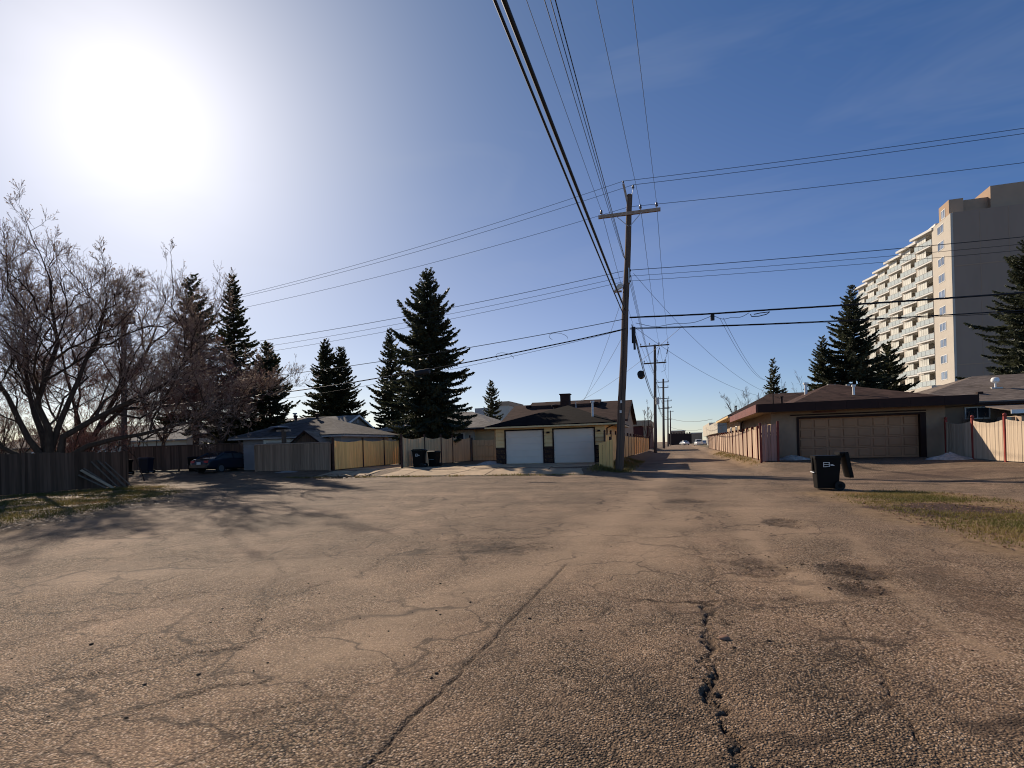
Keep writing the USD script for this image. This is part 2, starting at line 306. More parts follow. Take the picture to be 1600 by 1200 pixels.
m_plank = mat('pale_plank', (0.30, 0.21, 0.14), 0.85, 0.25, 10.0, (0.2, 0.2, 1), rnd=0.2)
m_grass = usdkit.material(stage, L + 'grass_blade', {'geo': ('geometry', {}), 'n': ('noise_texture', {'scale': 0.8, 'detail': 3.0}), 's': ('math', {'math_type': 'multiply_add', 'value2': 0.5}), 'h': ('math', {'math_type': 'multiply', 'value2': 0.6}),
    'r': ('rgb_ramp', {'ramp': [(0.2, (0.11, 0.105, 0.024)), (0.34, (0.20, 0.155, 0.045)), (0.42, (0.36, 0.23, 0.10)), (0.62, (0.26, 0.14, 0.065)), (0.85, (0.52, 0.37, 0.20))]}),
    'p': ('principled_bsdf', {'roughness': 0.7, 'specular_ior_level': 0.25}), 't': ('translucent_bsdf', {}), 'm': ('mix_closure', {'fac': 0.3})},
    [('geo.random_per_island', 's.value1'), ('geo.position', 'n.vector'), ('n.fac', 'h.value1'), ('h.value', 's.value3'), ('s.value', 'r.fac'), ('r.color', 'p.base_color'), ('r.color', 't.color'), ('p.BSDF', 'm.closure1'), ('t.BSDF', 'm.closure2')], surface='m.closure')
m_leaf = usdkit.material(stage, L + 'dead_leaf', {'geo': ('geometry', {}), 'r': ('rgb_ramp', {'ramp': [(0.0, (0.16, 0.08, 0.04)), (0.5, (0.36, 0.23, 0.13)), (1.0, (0.62, 0.52, 0.38))]}),
    'p': ('principled_bsdf', {'roughness': 0.7})}, [('geo.random_per_island', 'r.fac'), ('r.color', 'p.base_color')], surface='p.BSDF')
m_stone = mat('dark_crumb', (0.022, 0.016, 0.013), 0.9, 0.4, 20.0, rnd=0.3)
m_rubble = usdkit.material(stage, L + 'rubble', {'geo': ('geometry', {}), 'r': ('rgb_ramp', {'ramp': [(0.0, (0.10, 0.065, 0.04)), (0.5, (0.24, 0.16, 0.095)), (1.0, (0.50, 0.37, 0.24))]}), 'p': ('principled_bsdf', {'roughness': 0.9, 'specular_ior_level': 0.15})}, [('geo.random_per_island', 'r.fac'), ('r.color', 'p.base_color')], surface='p.BSDF')
m_brown_stone = mat('brown_stone', (0.17, 0.10, 0.07), 0.9, 0.3, 20.0)

# ------------------------------------------------------------------ ground
def ss(a, b, t):
    t = np.clip((np.asarray(t, float) - a) / (b - a), 0, 1); return t * t * (3 - 2 * t)
def H0(x, y):
    x = np.asarray(x, float); y = np.asarray(y, float)
    lot = (0.30 * ss(26, 29.5, y) + 0.05 * ss(29.5, 35, y)) * ss(3.0, 4.3, np.abs(x - 0.2))
    right = 0.27 * ss(6.5, 12, x) * ss(15, 22, y)
    return np.maximum(lot, right)
def H(x, y): return float(H0(x, y))
CRACKS = [  # (half width, depth, darkness, points)
    (0.02, 0.016, 1.0, [(-1.45, 2.2), (-1.45, 2.67), (-1.42, 3.12), (-1.42, 3.84), (-1.43, 4.63), (-1.42, 5.39), (-1.41, 5.93), (-1.41, 6.41), (-1.4, 6.77)]),
    (0.045, 0.032, 1.0, [(0.05, 5.44), (0.24, 5.36), (0.16, 5.25), (0.25, 5.12), (0.14, 5.0), (0.22, 4.86), (0.17, 4.74), (0.2, 4.45), (0.15, 4.3), (0.22, 4.1), (0.12, 3.95), (0.13, 3.8)]),
    (0.04, 0.03, 1.0, [(0.12, 3.9), (0.22, 3.95), (0.2, 3.75), (0.15, 3.55), (0.19, 3.4)]), (0.038, 0.03, 1.0, [(0.1, 3.62), (0.15, 3.4), (0.17, 3.2), (0.2, 3.08), (0.24, 2.9), (0.25, 2.7), (0.3, 2.4), (0.25, 2.0)]),
    (0.02, 0.02, 0.9, [(0.17, 4.93), (0.3, 4.9), (0.34, 4.75)]), (0.018, 0.018, 0.9, [(0.08, 4.72), (0.17, 4.74)]), (0.016, 0.016, 0.8, [(0.2, 4.5), (0.33, 4.52)]),
    (0.02, 0.018, 0.9, [(-0.72, 5.52), (-0.46, 5.41), (-0.21, 5.33), (0.05, 5.38), (0.25, 5.48), (0.54, 5.52), (0.85, 5.6), (1.19, 5.76)]),
    (0.022, 0.012, 0.6, [(0.14, 8.34), (0.25, 7.52), (0.33, 6.61), (0.26, 5.97), (0.22, 5.59)]),
    (0.016, 0.012, 0.8, [(-4.6, 2.2), (-4.17, 2.34), (-4.09, 2.51), (-3.87, 2.73), (-3.73, 2.99), (-3.53, 3.18), (-3.26, 3.4), (-3.3, 3.56)]),
    (0.014, 0.012, 0.8, [(-3.08, 2.36), (-2.91, 2.77), (-2.67, 2.89), (-2.61, 2.96)]),
    (0.012, 0.009, 0.7, [(-2.37, 2.46), (-2.26, 2.64), (-2.12, 2.8), (-1.96, 2.86)]),
    (0.03, 0.016, 0.9, [(-3.61, 6.99), (-3.17, 7.11), (-2.79, 7.4), (-2.48, 7.64), (-2.02, 8.14)]),
    (0.025, 0.014, 0.8, [(-3.68, 8.71), (-3.36, 7.83), (-3.02, 7.27), (-2.66, 6.56)]),
    (0.018, 0.012, 0.7, [(1.27, 5.11), (1.24, 4.71), (1.21, 4.37), (1.18, 4.08), (1.13, 3.77), (1.11, 3.48), (1.1, 3.37), (1.1, 2.9)]),
    (0.03, 0.012, 0.7, [(-3.35, 8.3), (-2.61, 8.4), (-2.13, 8.59), (-1.73, 8.7)]),
    (0.014, 0.01, 0.6, [(-5.29, 3.12), (-5.17, 3.39), (-5.02, 3.72), (-5.04, 4.19), (-4.99, 4.77)]),
    (0.014, 0.01, 0.6, [(-5.27, 3.45), (-5.12, 3.86), (-5.26, 4.46), (-4.92, 4.7)]),
    (0.05, 0.012, 0.6, [(-6.7, 12.69), (-6.41, 13.61), (-6.48, 14.65)]),
    (0.05, 0.012, 0.6, [(-4.16, 12.42), (-4.28, 13.85), (-3.88, 15.05), (-3.22, 15.43)]),
    (0.03, 0.012, 0.7, [(-4.34, 9.77), (-3.76, 8.9), (-3.35, 8.3)]),
    (0.022, 0.012, 0.7, [(-3.7, 5.66), (-3.85, 6.35), (-4.04, 7.21), (-4.04, 7.62)]),
    (0.02, 0.014, 0.7, [(-0.15, 5.33), (-0.14, 5.1), (-0.05, 4.93)]), (0.02, 0.014, 0.7, [(-0.06, 5.12), (0.02, 5.06)]),
    (0.018, 0.012, 0.6, [(-0.5, 6.92), (-0.18, 6.46), (0.09, 6.21)]),
    (0.016, 0.01, 0.6, [(-3.91, 5.47), (-3.91, 4.9), (-4.17, 4.72)]),
    (0.016, 0.01, 0.7, [(-3.34, 3.55), (-3.77, 4.14), (-4.4, 4.94), (-4.65, 5.49), (-5.6, 6.4)]),
    (0.016, 0.01, 0.6, [(-7.5, 6.5), (-6.1, 6.0), (-5.0, 6.6), (-4.04, 7.62)]),
]
def polydist(P, pts):
    d = np.full(len(P), 1e9); pts = np.asarray(pts, float)
    for a, b in zip(pts[:-1], pts[1:]):
        ab = b - a; t = np.clip(((P - a) @ ab) / (ab @ ab), 0, 1)
        d = np.minimum(d, np.hypot(*(P - a - t[:, None] * ab).T))
    return d
def blob(P, c, rx, ry, ang=0.0, soft=0.6, seed=0, rag=0.5):
    q = P - np.asarray(c); ca, sa = math.cos(ang), math.sin(ang)
    u, v = (q[:, 0] * ca + q[:, 1] * sa) / rx, (-q[:, 0] * sa + q[:, 1] * ca) / ry
    n = meshkit.fbm(np.c_[P * (1.6 / max(min(rx, ry), .15)), np.zeros(len(P))], 4, seed) - 0.5
    return ss(1.0, 1.0 - soft, np.hypot(u, v) + rag * n * 2)
def inside(P, poly, soft=0.4, seed=3, rag=0.5):
    import shapely
    pg = Polygon(poly); pt = shapely.points(P)
    d = shapely.distance(pg, pt) - shapely.distance(pg.exterior, pt) * shapely.contains(pg, pt)
    n = meshkit.fbm(np.c_[P * 0.9, np.zeros(len(P))], 5, seed) - 0.5
    return ss(soft, -soft, d + rag * 2.5 * n)
GRASS_R = [(3.6, 16.4), (4.6, 17.2), (5.6, 17.35), (6.6, 16.6), (6.8, 14.9), (7.2, 12.8), (9.5, 10.5), (9.5, 7.0), (4.6, 7.0), (3.75, 9.0), (3.75, 11.4), (3.5, 14.0)]
GRASS_L = [(-27, 8.0), (-27, 21.5), (-23.5, 20.5), (-19.3, 17.6), (-16.8, 13.9), (-15.2, 10.8), (-14.6, 8.9), (-13.6, 7.4), (-17, 6.0)]
r = np.concatenate([[0.9, 1.3, 1.6], np.geomspace(1.8, 12, 385), np.geomspace(12, 42, 125)[1:], np.geomspace(42, 6000, 70)[1:]])
th = np.radians(np.concatenate([np.arange(-72, 40, 0.15), np.arange(40, 288, 6.0)]))
Rg, Tg = np.meshgrid(r, th, indexing='ij')
gx, gy = (Rg * np.sin(Tg)).ravel(), (Rg * np.cos(Tg)).ravel()
P2 = np.c_[gx, gy]; rad = Rg.ravel()
gz = H0(gx, gy)
near = rad < 45
fin = np.zeros(len(P2))
fin[near] = (meshkit.fbm(np.c_[P2[near] * 0.35, np.zeros(near.sum())], 3, 11) - 0.5) * 0.07
vn = rad < 14
fin[vn] += (meshkit.fbm(np.c_[P2[vn] * 5.0, np.zeros(vn.sum())], 3, 5) - 0.5) * 0.014 * ss(14, 8, rad[vn])
wear = np.zeros((len(P2), 3)); zone = np.zeros((len(P2), 3))
cn = rad < 20
Pc = P2[cn]; jig = np.c_[meshkit.fbm(np.c_[Pc * 9, np.zeros(len(Pc))], 4, 21), meshkit.fbm(np.c_[Pc * 9, np.ones(len(Pc))], 4, 22)] - 0.5
Pj = Pc + jig * 0.16 + (np.c_[meshkit.noise(np.c_[Pc * 30, np.zeros(len(Pc))], 23), meshkit.noise(np.c_[Pc * 30, np.ones(len(Pc))], 24)] - 0.5) * 0.035
crk = np.zeros(len(Pc)); dep = np.zeros(len(Pc)); halo = np.zeros(len(Pc))
wmod = 0.3 + 0.55 * meshkit.noise(np.c_[Pc * 4.5, np.zeros(len(Pc))], 31)
cbrk = 0.5 + 0.5 * ss(0.25, 0.55, meshkit.fbm(np.c_[Pc * 6.0, np.ones(len(Pc)) * 4], 3, 35))
for hw, dp, dk, pts in CRACKS:
    d = polydist(Pj if len(pts) != 9 else Pc + (Pj - Pc) * .3, pts); g = np.exp(-(d / (hw * wmod)) ** 2) * cbrk
    crk = np.maximum(crk, g * dk); dep = np.maximum(dep, g * dp)
    halo = np.maximum(halo, np.exp(-(d / (hw * 5)) ** 2) * 0.3 * dk)
wear[cn, 2] = crk; fin[cn] -= dep
# worn patches and potholes: (centre, radii, dark, dip)
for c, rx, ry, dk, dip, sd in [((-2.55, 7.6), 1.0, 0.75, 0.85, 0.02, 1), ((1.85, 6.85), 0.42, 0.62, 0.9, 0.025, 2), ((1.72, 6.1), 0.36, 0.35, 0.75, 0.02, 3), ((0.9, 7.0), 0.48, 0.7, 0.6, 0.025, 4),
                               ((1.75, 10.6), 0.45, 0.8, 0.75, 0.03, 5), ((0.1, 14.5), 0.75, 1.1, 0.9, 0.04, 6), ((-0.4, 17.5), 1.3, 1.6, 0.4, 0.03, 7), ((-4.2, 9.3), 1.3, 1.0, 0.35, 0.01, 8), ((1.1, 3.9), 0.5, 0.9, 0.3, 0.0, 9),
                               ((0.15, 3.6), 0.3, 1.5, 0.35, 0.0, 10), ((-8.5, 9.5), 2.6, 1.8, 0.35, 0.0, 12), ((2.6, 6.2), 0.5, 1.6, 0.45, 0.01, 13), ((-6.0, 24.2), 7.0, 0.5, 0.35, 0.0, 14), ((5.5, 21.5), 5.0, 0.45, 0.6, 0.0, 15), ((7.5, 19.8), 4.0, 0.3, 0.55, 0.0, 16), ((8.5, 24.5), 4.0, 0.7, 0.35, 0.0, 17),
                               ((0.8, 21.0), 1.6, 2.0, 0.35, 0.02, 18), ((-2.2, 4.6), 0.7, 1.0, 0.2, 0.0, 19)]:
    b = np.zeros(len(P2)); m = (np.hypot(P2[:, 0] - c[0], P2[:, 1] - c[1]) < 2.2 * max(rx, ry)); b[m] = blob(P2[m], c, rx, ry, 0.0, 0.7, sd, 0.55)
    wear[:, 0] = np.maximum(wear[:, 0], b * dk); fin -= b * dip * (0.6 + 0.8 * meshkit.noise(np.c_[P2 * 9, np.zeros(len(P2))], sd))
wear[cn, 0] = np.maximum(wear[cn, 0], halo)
pit = np.zeros(len(P2)); pm_ = rad < 9; pit[pm_] = 0.5 * blob(P2[pm_], (0.6, 3.2), 2.2, 1.7, 0, .8, 71, .5); wear[:, 0] = np.maximum(wear[:, 0], pit * .85)
# sandy, polished lanes
for pts, w, a in [([(-2.6, 3.4), (-2.37, 4.43), (-1.42, 7.61), (-1.06, 13.24), (-0.56, 24.2), (0.2, 60)], 0.55, 0.8), ([(1.05, 9.6), (1.12, 8.2), (1.2, 6.6), (1.22, 5.8)], 0.16, 0.9), ([(2.3, 9.4), (2.2, 8.53), (2.0, 6.2), (1.97, 5.53), (2.0, 4.4)], 0.09, 0.55),
                  ([(1.6, 9.5), (1.7, 20), (1.9, 60)], 0.7, 0.6), ([(-7, 5.0), (-4.5, 6.2), (-3.2, 4.8)], 0.6, 0.45), ([(-0.7, 6.4), (-0.35, 9.0), (-0.2, 12.0)], 0.5, 0.7)]:
    m = rad < 80; wear[m, 1] = np.maximum(wear[m, 1], a * np.exp(-(polydist(P2[m] + (np.c_[meshkit.fbm(np.c_[P2[m] * .8, np.zeros(m.sum())], 4, 41)] - .5) * .8, pts) / w) ** 2))
# soil and dead grass
m = rad < 70
for poly, s in ((GRASS_R, 0.6), (GRASS_L, 0.9)):
    zone[m, 0] = np.maximum(zone[m, 0], inside(P2[m], poly, s, 3, 0.6 if poly is GRASS_R else 1.0))
soil = np.zeros(len(P2))
soil[m] = blob(P2[m], (5.0, 12.6), 1.2, 1.5, 0, 0.6, 61, 0.6)
verge = np.zeros(len(P2))
verge[m] = np.exp(-((P2[m, 0] + 3.4) / 0.75) ** 2) * ss(27.3, 29, P2[m, 1]) + np.exp(-((P2[m, 0] - 3.9) / 0.5) ** 2) * ss(30, 32, P2[m, 1]) * 0.8
yard = ss(29.2, 29.8, gy) * ss(4.35, 4.6, np.abs(gx - 0.2)) * ss(400, 200, rad)
yard *= 1 - ((gx > 4.6) & (gx < 13.2) & (gy < 33.5))
zone[:, 0] = np.maximum(zone[:, 0], np.clip(verge, 0, 1) * 0.9); zone[:, 1] = np.clip(soil * 2.2, 0, 1.6); zone[:, 2] = yard
zone[:, 0] = np.maximum(zone[:, 0], ss(-27.3, -28.2, gx) * ss(26, 23, gy))
# muddy, rutted strip in front of the right-hand driveway
zone[m, 1] = np.maximum(zone[m, 1], 0.55 * blob(P2[m], (9, 22.5), 6.0, 2.6, 0, 0.8, 62, 0.5))
gz = gz + fin * (1 - 0.0 * zone[:, 0]) + zone[:, 0] * 0.02
n, c = len(r), len(th)
i, j = np.meshgrid(np.arange(n - 1), np.arange(c), indexing='ij')
gF = np.stack([i * c + j, i * c + (j + 1) % c, (i + 1) * c + (j + 1) % c, (i + 1) * c + j], -1).reshape(-1, 4)[:, ::-1]
gV = np.c_[gx, gy, gz]
gV = np.vstack([gV, [0, 0, gz[:c].mean()]]); gF = np.vstack([gF[:, [0, 1, 2]], gF[:, [0, 2, 3]], np.c_[np.full(c, len(gV) - 1), (np.arange(c) + 1) % c, np.arange(c)]])
wear = np.vstack([wear, [0, 0, 0]]); zone = np.vstack([zone, [0, 0, 0]])
m_ground = usdkit.material(stage, L + 'worn_gravelly_asphalt', {
    'geo': ('geometry', {}), 'wear': ('attribute', {'attribute': 'wear'}), 'zone': ('attribute', {'attribute': 'zone'}), 'ws': ('separate_color', {}), 'zs': ('separate_color', {}),
    'v': ('voronoi_texture', {'scale': 76.0, 'randomness': 1.0}), 'v2': ('voronoi_texture', {'scale': 120.0, 'randomness': 1.0}), 'vs': ('separate_color', {}),
    'st': ('rgb_ramp', {'ramp': [(0.0, (0.035, 0.022, 0.014)), (0.18, (0.126, 0.079, 0.048)), (0.36, (0.252, 0.162, 0.094)), (0.6, (0.337, 0.221, 0.131)), (0.85, (0.43, 0.298, 0.19)), (1.0, (0.63, 0.49, 0.37))]}),
    'gap': ('map_range', {'from_min': 0.3, 'from_max': 0.72, 'to_min': 1.0, 'to_max': 0.22, 'clamp': True}),
    'gapm': ('vector_math', {'math_type': 'scale'}),
    'big': ('noise_texture', {'scale': 0.22, 'detail': 6.0, 'roughness': 0.6}), 'mid': ('noise_texture', {'scale': 1.7, 'detail': 6.0, 'roughness': 0.65}),
    'smn': ('noise_texture', {'scale': 0.9, 'detail': 5.0, 'roughness': 0.62}), 'smf': ('map_range', {'from_min': 0.42, 'from_max': 0.62, 'to_min': 0.0, 'to_max': 0.42, 'clamp': True}), 'smx': ('mix_color', {'b': (0.24, 0.153, 0.095)}), 'smb': ('math', {'math_type': 'subtract', 'value1': 1.2}), 'bs2': ('math', {'math_type': 'multiply'}),
    'bigr': ('map_range', {'from_min': 0.3, 'from_max': 0.7, 'to_min': 0.72, 'to_max': 1.22}), 'midr': ('map_range', {'from_min': 0.3, 'from_max': 0.7, 'to_min': 0.78, 'to_max': 1.2}),
    's1': ('vector_math', {'math_type': 'scale'}), 's2': ('vector_math', {'math_type': 'scale'}),
    'sand': ('mix_color', {'b': (0.275, 0.188, 0.118)}), 'sandf': ('math', {'math_type': 'multiply', 'value2': 0.75}),
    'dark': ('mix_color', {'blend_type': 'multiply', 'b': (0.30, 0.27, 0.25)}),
    'dj': ('noise_texture', {'scale': 14.0, 'detail': 4.0}), 'djr': ('map_range', {'from_min': 0.25, 'from_max': 0.6, 'to_min': 0.35, 'to_max': 1.3}), 'dm': ('math', {'math_type': 'multiply', 'use_clamp': True}),
    # hairline crack network, only where a broad noise allows it
    'cw': ('noise_texture', {'scale': 2.2, 'detail': 5.0}), 'cwm': ('vector_math', {'math_type': 'multiply_add', 'vector2': (0.7, 0.7, 0.0)}), 'cmp': ('mapping', {'scale': (1.0, 1.0, 0.0)}),
    'cv': ('voronoi_texture', {'feature': 'distance_to_edge', 'scale': 1.0}), 'cr': ('map_range', {'from_min': 0.0, 'from_max': 0.02, 'to_min': 1.0, 'to_max': 0.0, 'clamp': True}),
    'cmask': ('noise_texture', {'scale': 0.28, 'detail': 2.0}), 'cmr': ('map_range', {'from_min': 0.38, 'from_max': 0.52, 'to_min': 0.0, 'to_max': 0.85, 'clamp': True}), 'cf': ('math', {'math_type': 'multiply'}),
    'cx': ('math', {'math_type': 'maximum'}), 'crk': ('mix_color', {'b': (0.03, 0.018, 0.011)}),
    'zg': ('mix_color', {}), 'gr': ('rgb_ramp', {'ramp': [(0.3, (0.10, 0.06, 0.03)), (0.5, (0.22, 0.14, 0.07)), (0.7, (0.36, 0.24, 0.125))]}), 'gn': ('noise_texture', {'scale': 6.0, 'detail': 6.0, 'roughness': 0.7}),
    'zs2': ('mix_color', {'b': (0.06, 0.032, 0.022)}), 'zj': ('math', {'math_type': 'multiply', 'use_clamp': True}), 'zy': ('mix_color', {'b': (0.13, 0.10, 0.06)}),
    'bh': ('math', {'math_type': 'multiply_add', 'value2': -1.0}), 'bh2': ('math', {'math_type': 'multiply', 'value2': 0.35}),
    'rough': ('map_range', {'to_min': 1.0, 'to_max': 0.35}), 'bs': ('math', {'math_type': 'multiply', 'value2': 0.9}),
    'b': ('bump', {'distance': 0.012}), 'p': ('principled_bsdf', {'roughness': 0.92, 'specular_ior_level': 0.25})},
    [('wear.color', 'ws.color'), ('zone.color', 'zs.color'), ('geo.position', 'v.vector'), ('geo.position', 'v2.vector'), ('v.color', 'vs.color'), ('vs.r', 'st.fac'), ('v.distance', 'gap.value'),
     ('st.color', 'gapm.vector1'), ('gap.result', 'gapm.scale'), ('geo.position', 'big.vector'), ('geo.position', 'mid.vector'), ('big.fac', 'bigr.value'), ('mid.fac', 'midr.value'),
     ('geo.position', 'smn.vector'), ('smn.fac', 'smf.value'), ('smf.result', 'smx.fac'), ('gapm.vector', 'smx.a'), ('smx.result', 's1.vector1'), ('bigr.result', 's1.scale'), ('s1.vector', 's2.vector1'), ('midr.result', 's2.scale'),
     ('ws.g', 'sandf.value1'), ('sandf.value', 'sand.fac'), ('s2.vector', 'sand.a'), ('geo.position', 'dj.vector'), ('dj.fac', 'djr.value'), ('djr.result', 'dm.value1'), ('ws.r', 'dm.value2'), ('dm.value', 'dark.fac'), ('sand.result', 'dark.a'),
     ('geo.position', 'cw.vector'), ('cw.color', 'cwm.vector1'), ('geo.position', 'cwm.vector3'), ('cwm.vector', 'cmp.vector'), ('cmp.vector', 'cv.vector'), ('cv.distance', 'cr.value'), ('geo.position', 'cmask.vector'), ('cmask.fac', 'cmr.value'), ('cr.result', 'cf.value1'), ('cmr.result', 'cf.value2'),
     ('cf.value', 'cx.value1'), ('ws.b', 'cx.value2'), ('cx.value', 'crk.fac'), ('dark.result', 'crk.a'),
     ('geo.position', 'gn.vector'), ('gn.fac', 'gr.fac'), ('zs.b', 'zy.fac'), ('crk.result', 'zy.a'), ('zs.r', 'zg.fac'), ('zy.result', 'zg.a'), ('gr.color', 'zg.b'), ('djr.result', 'zj.value1'), ('zs.g', 'zj.value2'), ('zj.value', 'zs2.fac'), ('zg.result', 'zs2.a'), ('zs2.result', 'p.base_color'),
     ('v2.distance', 'bh2.value1'), ('v.distance', 'bh.value1'), ('bh2.value', 'bh.value3'), ('bh.value', 'b.height'), ('ws.g', 'rough.value'), ('rough.result', 'bs.value1'), ('smf.result', 'smb.value2'), ('bs.value', 'bs2.value1'), ('smb.value', 'bs2.value2'), ('bs2.value', 'b.strength'), ('b.normal', 'p.normal')], surface='p.BSDF')
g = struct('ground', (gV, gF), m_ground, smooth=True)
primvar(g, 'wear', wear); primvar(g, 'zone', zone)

# ------------------------------------------------------------------ building helpers
def gable_roof_x(x0, x1, y0, y1, ze, zr, t=0.18, over=0.0):
    """ridge along x at mid y; returns front and back slabs"""
    ym = (y0 + y1) / 2; mb = MB()
    mb.slab([(x0, y0, ze), (x1, y0, ze), (x1, ym, zr), (x0, ym, zr)], t)
    mb.slab([(x1, y1, ze), (x0, y1, ze), (x0, ym, zr), (x1, ym, zr)], t); return mb
def gable_roof_y(x0, x1, y0, y1, ze, zr, t=0.18):
    xm = (x0 + x1) / 2; mb = MB()
    mb.slab([(x0, y1, ze), (x0, y0, ze), (xm, y0, zr), (xm, y1, zr)], t)
    mb.slab([(x1, y0, ze), (x1, y1, ze), (xm, y1, zr), (xm, y0, zr)], t); return mb
def hip_roof(x0, x1, y0, y1, ze, ra, rb, t=0.12):
    """ra, rb: the ridge's two ends (3D)"""
    A, B, C, D = (x0, y0, ze), (x1, y0, ze), (x1, y1, ze), (x0, y1, ze); mb = MB()
    ra, rb = tuple(ra), tuple(rb)
    if abs(ra[0] - rb[0]) > abs(ra[1] - rb[1]):      # ridge along x, ra left
        fs = [[A, B, rb, ra], [C, D, ra, rb], [D, A, ra], [B, C, rb]]
    else:                                            # ridge along y, ra front
        fs = [[A, B, ra], [B, C, rb, ra], [C, D, rb], [D, A, ra, rb]]
    for f in fs: mb.slab(f, t)
    return mb
def ring_fascia(x0, x1, y0, y1, z0, z1, t=0.04):
    mb = MB(); mb.box(x0 - t, x1 + t, y0 - t, y0, z0, z1); mb.box(x0 - t, x1 + t, y1, y1 + t, z0, z1)
    mb.box(x0 - t, x0, y0, y1, z0, z1); mb.box(x1, x1 + t, y0, y1, z0, z1); return mb
def window(parent, axis, a0, a1, z0, z1, at, facing, frame, gl, fw_=0.07, mull=1):
    """axis 'x': the window spans x on a wall at y = at; facing -1 or 1 along the normal"""
    f, g_ = MB(), MB(); d = 0.05 * facing
    def bx(m, p0, p1, q0, q1, n0, n1):
        n0, n1 = min(n0, n1), max(n0, n1)
        m.box(p0, p1, n0, n1, q0, q1) if axis == 'x' else m.box(n0, n1, p0, p1, q0, q1)
    bx(f, a0, a1, z0, z0 + fw_, at - d, at + d); bx(f, a0, a1, z1 - fw_, z1, at - d, at + d)
    bx(f, a0, a0 + fw_, z0 + fw_, z1 - fw_, at - d, at + d); bx(f, a1 - fw_, a1, z0 + fw_, z1 - fw_, at - d, at + d)
    for k in range(mull):
        c = a0 + (a1 - a0) * (k + 1) / (mull + 1); bx(f, c - fw_ * .4, c + fw_ * .4, z0 + fw_, z1 - fw_, at - d, at + d * 0.9)
    bx(g_, a0 + fw_ * .9, a1 - fw_ * .9, z0 + fw_ * .9, z1 - fw_ * .9, at - d * 0.9, at + d * 0.35)
    w = part('window', f, frame, parent, world=True); part('pane', g_, gl, w, world=True)
    return w
def vent_pipe(x, y, z0, z1, r=0.05, cap=True):
    mb = MB(); mb.tube([(x, y, z0), (x, y, z1)], r, 10)
    if cap: mb.tube([(x, y, z1), (x, y, z1 + 0.1)], r * 1.8, 10)
    return mb
def base_thing(name, label, cat, x, y, group=None, z=None):
    return thing(name, label, cat, (x, y, H(x, y) if z is None else z), 0, group)

# ------------------------------------------------------------------ left garage with two white doors
G = base_thing('double_garage', 'cream garage with two white overhead doors and low dark hip roof', 'garage', -7.7, 33.5)
gx0, gx1, gy0, gy1, gz0 = -11.35, -4.3, 33.5, 41.0, 0.3
D1, D2, DT = (-10.67, -8.2), (-7.5, -4.97), 2.47
w = MB(); w.box(gx0, gx1, gy0 + .12, gy1, gz0, 2.66); part('wall', w, m_yellow_siding, G, world=True)
for a, b in ((gx0, D1[0] - .08), (D1[1] + .08, D2[0] - .08), (D2[1] + .08, gx1)):
    n = 5
    for k in range(n):                                    # clapboards, each lapping the one below
        z0 = 1.42 + k * (2.62 - 1.42) / n; z1 = z0 + (2.62 - 1.42) / n
        mb = MB(); mb.hexa([(a, gy0 + .02, z0), (b, gy0 + .02, z0), (b, gy0 + .125, z0), (a, gy0 + .125, z0), (a, gy0 + .08, z1 - .006), (b, gy0 + .08, z1 - .006), (b, gy0 + .125, z1 - .006), (a, gy0 + .125, z1 - .006)])
        part('clapboard', mb, m_yellow_siding, G, world=True)
    rows = 14
    bm = MB()
    for k in range(rows):                                  # dark brick skirt, stretcher courses
        z0 = 0.28 + k * 1.14 / rows; x = a - (0.1 if k % 2 else 0)
        while x < b:
            xa, xb = max(a, x), min(b, x + .2)
            if xb - xa > .03: bm.box(xa + .004, xb - .004, gy0 + .02 + rng.uniform(-.004, .004), gy0 + .122, z0 + .005, z0 + 1.14 / rows - .005)
            x += .21
    part('brick_skirt', bm, m_dark_brick, G, world=True, kind='stuff')
for (a, b) in (D1, D2):
    fr = MB(); fr.box(a - .08, a, gy0 + .0, gy0 + .12, .3, DT + .08); fr.box(b, b + .08, gy0, gy0 + .12, .3, DT + .08); fr.box(a, b, gy0, gy0 + .12, DT, DT + .08)
    part('door_frame', fr, m_brown_trim, G, world=True)
    back = MB(); back.box(a, b, gy0 + .09, gy0 + .118, .36, DT); d = part('garage_door', back, m_white_door, G, world=True)
    for k in range(5):
        z0 = .37 + k * (DT - .37) / 5; z1 = z0 + (DT - .37) / 5 - .004
        mb = MB(); mb.hexa([(a + .005, gy0 + .075, z0 + .012), (b - .005, gy0 + .075, z0 + .012), (b - .005, gy0 + .089, z0), (a + .005, gy0 + .089, z0), (a + .005, gy0 + .075, z1 - .012), (b - .005, gy0 + .075, z1 - .012), (b - .005, gy0 + .089, z1), (a + .005, gy0 + .089, z1)])
        part('door_section', mb, m_white_door, d, world=True)
part('roof', hip_roof(-11.85, -3.5, 32.95, 41.5, 2.80, (-7.2, 37.0, 4.2), (-7.2, 37.8, 4.2), .06), m_shingle_dark, G, world=True)
part('fascia', ring_fascia(-11.85, -3.5, 32.95, 41.5, 2.64, 2.735, .03), m_cream_trim, G, world=True)
mb = MB(); mb.box(-11.8, -3.55, 33.0, 41.45, 2.655, 2.675); part('soffit', mb, m_cream_trim, G, world=True)
for x in (-7.85, -4.66):
    mb = MB(); mb.obox((x, gy0 + .03, 2.32), (.16, .12, .05)); mb.obox((x, gy0 - .02, 2.27), (.22, .2, .05)); part('wall_lamp', mb, m_brown_trim, G, world=True)
part('downpipe', MB().tube([(-3.6, 33.05, 2.65), (-4.15, 33.5, 2.45), (-4.15, 33.5, .5)], .045, 8), m_brown_trim, G, world=True)
part('roof_vent', vent_pipe(-5.1, 34.2, 2.95, 4.1, .07), m_metal, G, smooth=40, world=True)

